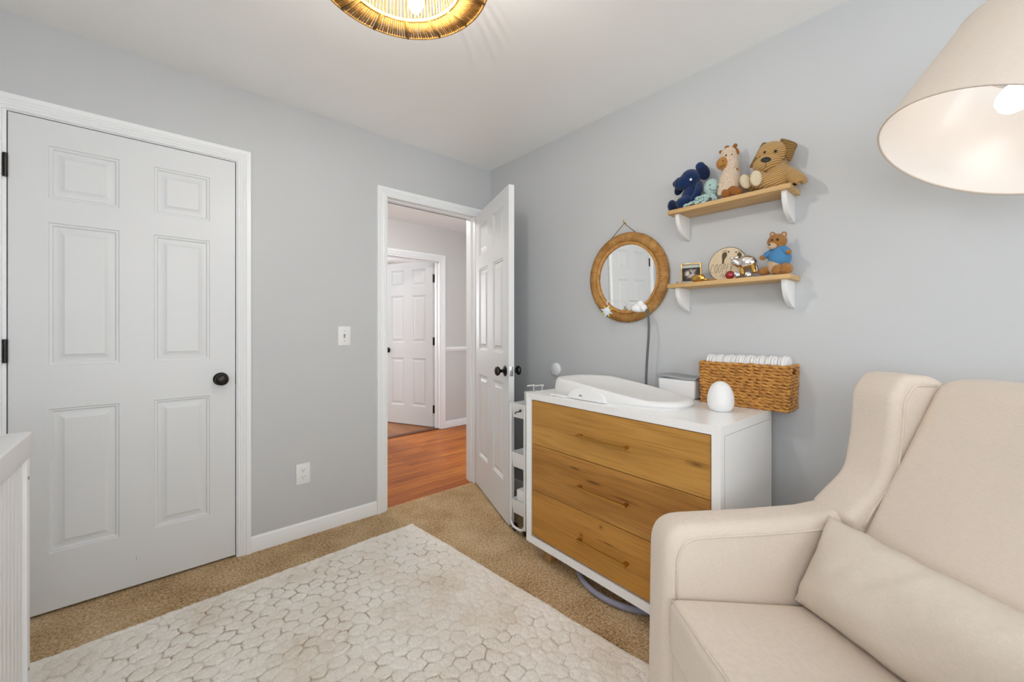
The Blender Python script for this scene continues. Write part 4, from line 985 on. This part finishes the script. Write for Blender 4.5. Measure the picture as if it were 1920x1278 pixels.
# lumbar pillow
def pillow():
    W, Hh, Tk = .57, .255, .066; nu, nv = 44, 24; vs = []; fs = []
    for sd in (1, -1):
        for j in range(nv+1):
            for i in range(nu+1):
                u, v = -1+2*i/nu, -1+2*j/nv
                h = Tk*((1-u**4)*(1-v**4))**.55*(.72+.28*(1-v*v)); x = u*W/2*(1-.05*(1-abs(u))*0-.035*(1-v*v)*abs(u)); y = v*Hh/2*(1-.05*(1-u*u)*abs(v))
                wr = .006*noise.noise(Vector((u*3.5, v*1.4+sd, 2)))+.004*noise.noise(Vector((u*9+v*3, v*2, 5+sd)))
                vs.append((x, sd*(h+wr*min(1, h/.02)), y+.006*noise.noise(Vector((u*4, v, 8)))))
    n1 = (nu+1)*(nv+1)
    for sd in (0, 1):
        for j in range(nv):
            for i in range(nu):
                q = [sd*n1+j*(nu+1)+i, sd*n1+j*(nu+1)+i+1, sd*n1+(j+1)*(nu+1)+i+1, sd*n1+(j+1)*(nu+1)+i]; fs.append(tuple(q if sd else reversed(q)))
    m = MB().add(vs, fs); b = bmesh.new(); me = bpy.data.meshes.new('x'); me.from_pydata(m.v, [], m.f); b.from_mesh(me); bmesh.ops.remove_doubles(b, verts=b.verts[:], dist=.0012)
    o = MB().bm(b).build('lumbar_pillow', 'cushion', None, 80)
    o.location = P0+sdir*.289+fdir*(-.447)+Vector((0, 0, .532)); o.rotation_euler = (R(26), 0, math.atan2(-sdir.y, -sdir.x)+R(4)); o.rotation_mode = 'XYZ'
    tag(o, 'long natural linen lumbar pillow resting on the armchair seat', 'pillow')
pillow()

# ------------------------------------------------------------------ floor lamp with tilted shade
SCN = Vector((-.462, -2.55, 1.628)); AX = Vector((.29, -.387, .875)).normalized(); SR, SL, ST = .22, .282, .185
PB = Vector((-.16, -2.97, 0))
fl_ = thing('floor_lamp', 'floor lamp with a large tilted linen cone shade at upper right', 'lamp', PB)
q = AX.to_track_quat('Z', 'Y').to_matrix().to_4x4(); sm_ = Matrix.Translation(SCN-PB) @ q
sh = MB(); n = 72
sh.lathe([(SR, 0), (ST, SL)], n, sm_); sh.f = [f for f in sh.f if len(f) == 4]
sho = sh.build('lamp_shade', 'shade_out', fl_, 180)
si = MB(); si.lathe([(SR-.0025, 0), (ST-.0025, SL)], n, sm_); si.f = [f for f in si.f if len(f) == 4]; si.build('shade_lining', 'shade_in', sho, 180)
rg = MB(); rg.tube([sm_ @ Vector(((SR-.001)*math.cos(a), (SR-.001)*math.sin(a), 0)) for a in [2*PI*i/n for i in range(n)]], .0028, 8, closed=True)
rg.tube([sm_ @ Vector(((ST-.001)*math.cos(a), (ST-.001)*math.sin(a), SL)) for a in [2*PI*i/n for i in range(n)]], .0028, 8, closed=True); rg.build('shade_rim', 'shade_out', sho, 180)
sp = MB()
for k in range(3): a = 2*PI*k/3+.6; sp.tube([sm_ @ Vector((0, 0, SL-.02)), sm_ @ Vector((ST*.985*math.cos(a), ST*.985*math.sin(a), SL))], .002, 6)
sp.build('shade_spider', 'steel', fl_)
BT = sm_ @ Vector((.0, .0, .135)); bq = Vector((-.412, -2.594, 1.747))-PB
MB().lathe([(0, -.035), (.018, -.031), (.029, -.018), (.0325, -.004), (.029, .018), (.018, .042), (.013, .06), (.013, .075), (0, .075)], 36, Matrix.Translation(bq) @ q).build('bulb', 'bulb_lamp', fl_, 60)
MB().lathe([(0, .07), (.017, .07), (.019, .075), (.019, .12), (.010, .13), (0, .13)], 20, Matrix.Translation(bq) @ q).build('socket', 'brass', fl_, 50)
tp = sm_ @ Vector((0, 0, SL+.03))
ar = MB().tube(smooth([Vector((0, 0, 1.70)), Vector((0, 0, 1.86)), Vector((-.04, .05, 1.99)), tp+Vector((.02, -.03, .06)), tp, sm_ @ Vector((0, 0, SL-.03))], 6), .008, 12); ar.build('arm', 'brass', fl_, 60)
MB().lathe([(0, .02), (.011, .02), (.011, 1.71), (0, 1.71)], 16).build('pole', 'brass', fl_, 50); MB().lathe([(0, .001), (.135, .001), (.14, .006), (.138, .018), (.02, .026), (0, .026)], 40).build('base', 'brass', fl_, 40)

# ------------------------------------------------------------------ pendant
PC = Vector((-1.488, -1.492, 0)); pz = 2.15
pn = thing('pendant_lamp', 'round jute-string ceiling lamp at the top of the room', 'lamp', (PC.x, PC.y, pz))
RO, RI, RT = .2405, .163, .10; top_z = H-pz
cords = MB(); N = 190
for i in range(N):
    a = 2*PI*i/N+random.uniform(-.004, .004); b = a+random.uniform(-.006, .006); ca, sa = math.cos(a), math.sin(a)
    cords.tube([(RI*math.cos(b), RI*math.sin(b), 0), ((RI+RO)/2*ca, (RI+RO)/2*sa, -.001), (RO*ca, RO*sa, 0)], .0029, 5)
cords.build('brim_strings', 'jute', pn, 180)
cords = MB()
for i in range(0, N, 2):
    a = 2*PI*i/N+random.uniform(-.004, .004); ca, sa = math.cos(a), math.sin(a); cords.tube([(RI*ca, RI*sa, .002), ((RI-.012)*ca, (RI-.012)*sa, .10), (RT*1.2*ca, RT*1.2*sa, .215), (.02*ca, .02*sa, .235)], .0019, 4)
cords.build('inner_strings', 'jute', pn, 180)
cords = MB()
for i in range(0, N, 2):
    a = 2*PI*i/N; ca, sa = math.cos(a), math.sin(a); cords.tube([(RO*ca, RO*sa, 0), ((RO+.004)*ca, (RO+.004)*sa, .10), (RO*.86*ca, RO*.86*sa, .235)], .0020, 4)
cords.build('outer_strings', 'jute', pn, 180)
def circ(r, z, n=80): return [(r*math.cos(2*PI*i/n), r*math.sin(2*PI*i/n), z) for i in range(n)]
MB().tube(circ(RO, 0), .0045, 8, closed=True).tube(circ(RO*.86, .235), .004, 8, closed=True).build('outer_ring', 'jutedark', pn, 180)
MB().tube(circ(RI, 0), .0045, 8, closed=True).build('inner_ring', 'rattan_light', pn, 180)
for k in range(14):
    a = 2*PI*k/14+.13; ca, sa = math.cos(a), math.sin(a); MB().tube([(RI*ca, RI*sa, -.0025), (RO*ca, RO*sa, -.0025)], .0044, 6).build('rib', 'jutedark', pn, 180)
MB().lathe([(0, top_z-.001), (.065, top_z-.001), (.065, top_z-.022), (.02, top_z-.03), (.016, top_z-.06), (0, top_z-.06)], 32).build('canopy', 'brass', pn, 50)
MB().tube([(.03, 0, top_z-.05), (.036, 0, .16), (.04, 0, .075)], .006, 8).build('bulb_stem', 'brass', pn, 60)
MB().lathe([(0, -.085), (.011, -.081), (.019, -.066), (.0215, -.045), (.0195, -.015), (.013, .02), (.010, .045), (.010, .075), (0, .075)], 24, Matrix.Translation((.04, -.006, 0))).build('bulb', 'bulb_warm', pn, 60)

# ------------------------------------------------------------------ fill lamp added to brighten the hall (out of view)
hl = rootstruct('hall_fill_lamp', (-.75, .85, HC))
MB().lathe([(0, 0), (.15, 0), (.15, -.02), (.14, -.025), (0, -.025)], 32).build('base', 'trim', hl); MB().lathe([(.135, -.025), (.13, -.05), (.09, -.085), (0, -.10)], 32).build('fill_bowl', 'hallfill', hl, 60)

# ------------------------------------------------------------------ light
def area(name, loc, rot, sx, sy, power, color):
    l = bpy.data.lights.new(name, 'AREA'); l.shape = 'RECTANGLE'; l.size = sx; l.size_y = sy; l.energy = power; l.color = color
    o = bpy.data.objects.new(name, l); COL.objects.link(o); o.location = loc; o.rotation_euler = rot; return o
area('daylight_front_window', ((W1[0]+W1[1])/2, YF-.02, (W1[2]+W1[3])/2), (PI/2, 0, 0), W1[1]-W1[0]-.1, W1[3]-W1[2]-.1, 19, (.88, .94, 1))
area('daylight_left_window', (XL-.02, (W2[0]+W2[1])/2, (W2[2]+W2[3])/2), (PI/2, 0, -PI/2), W2[1]-W2[0]-.1, W2[3]-W2[2]-.1, 12, (.88, .94, 1))
area('fill_far_room', (-.6, 4.5, 1.5), (-PI/2, 0, 0), 1.4, 1.2, 90, (.9, .95, 1))  # added fill light, the far room has no window
w = bpy.data.worlds.new('world'); SC.world = w; w.use_nodes = True
bg = w.node_tree.nodes['Background']; bg.inputs['Color'].default_value = (.88, .94, 1, 1); bg.inputs['Strength'].default_value = 1.6
vs_ = SC.view_settings; vs_.view_transform = 'Standard'; vs_.look = 'None'; vs_.gamma = 1; vs_.exposure = 0.38; vs_.use_curve_mapping = False
SC.cycles.max_bounces = 12; SC.cycles.diffuse_bounces = 8
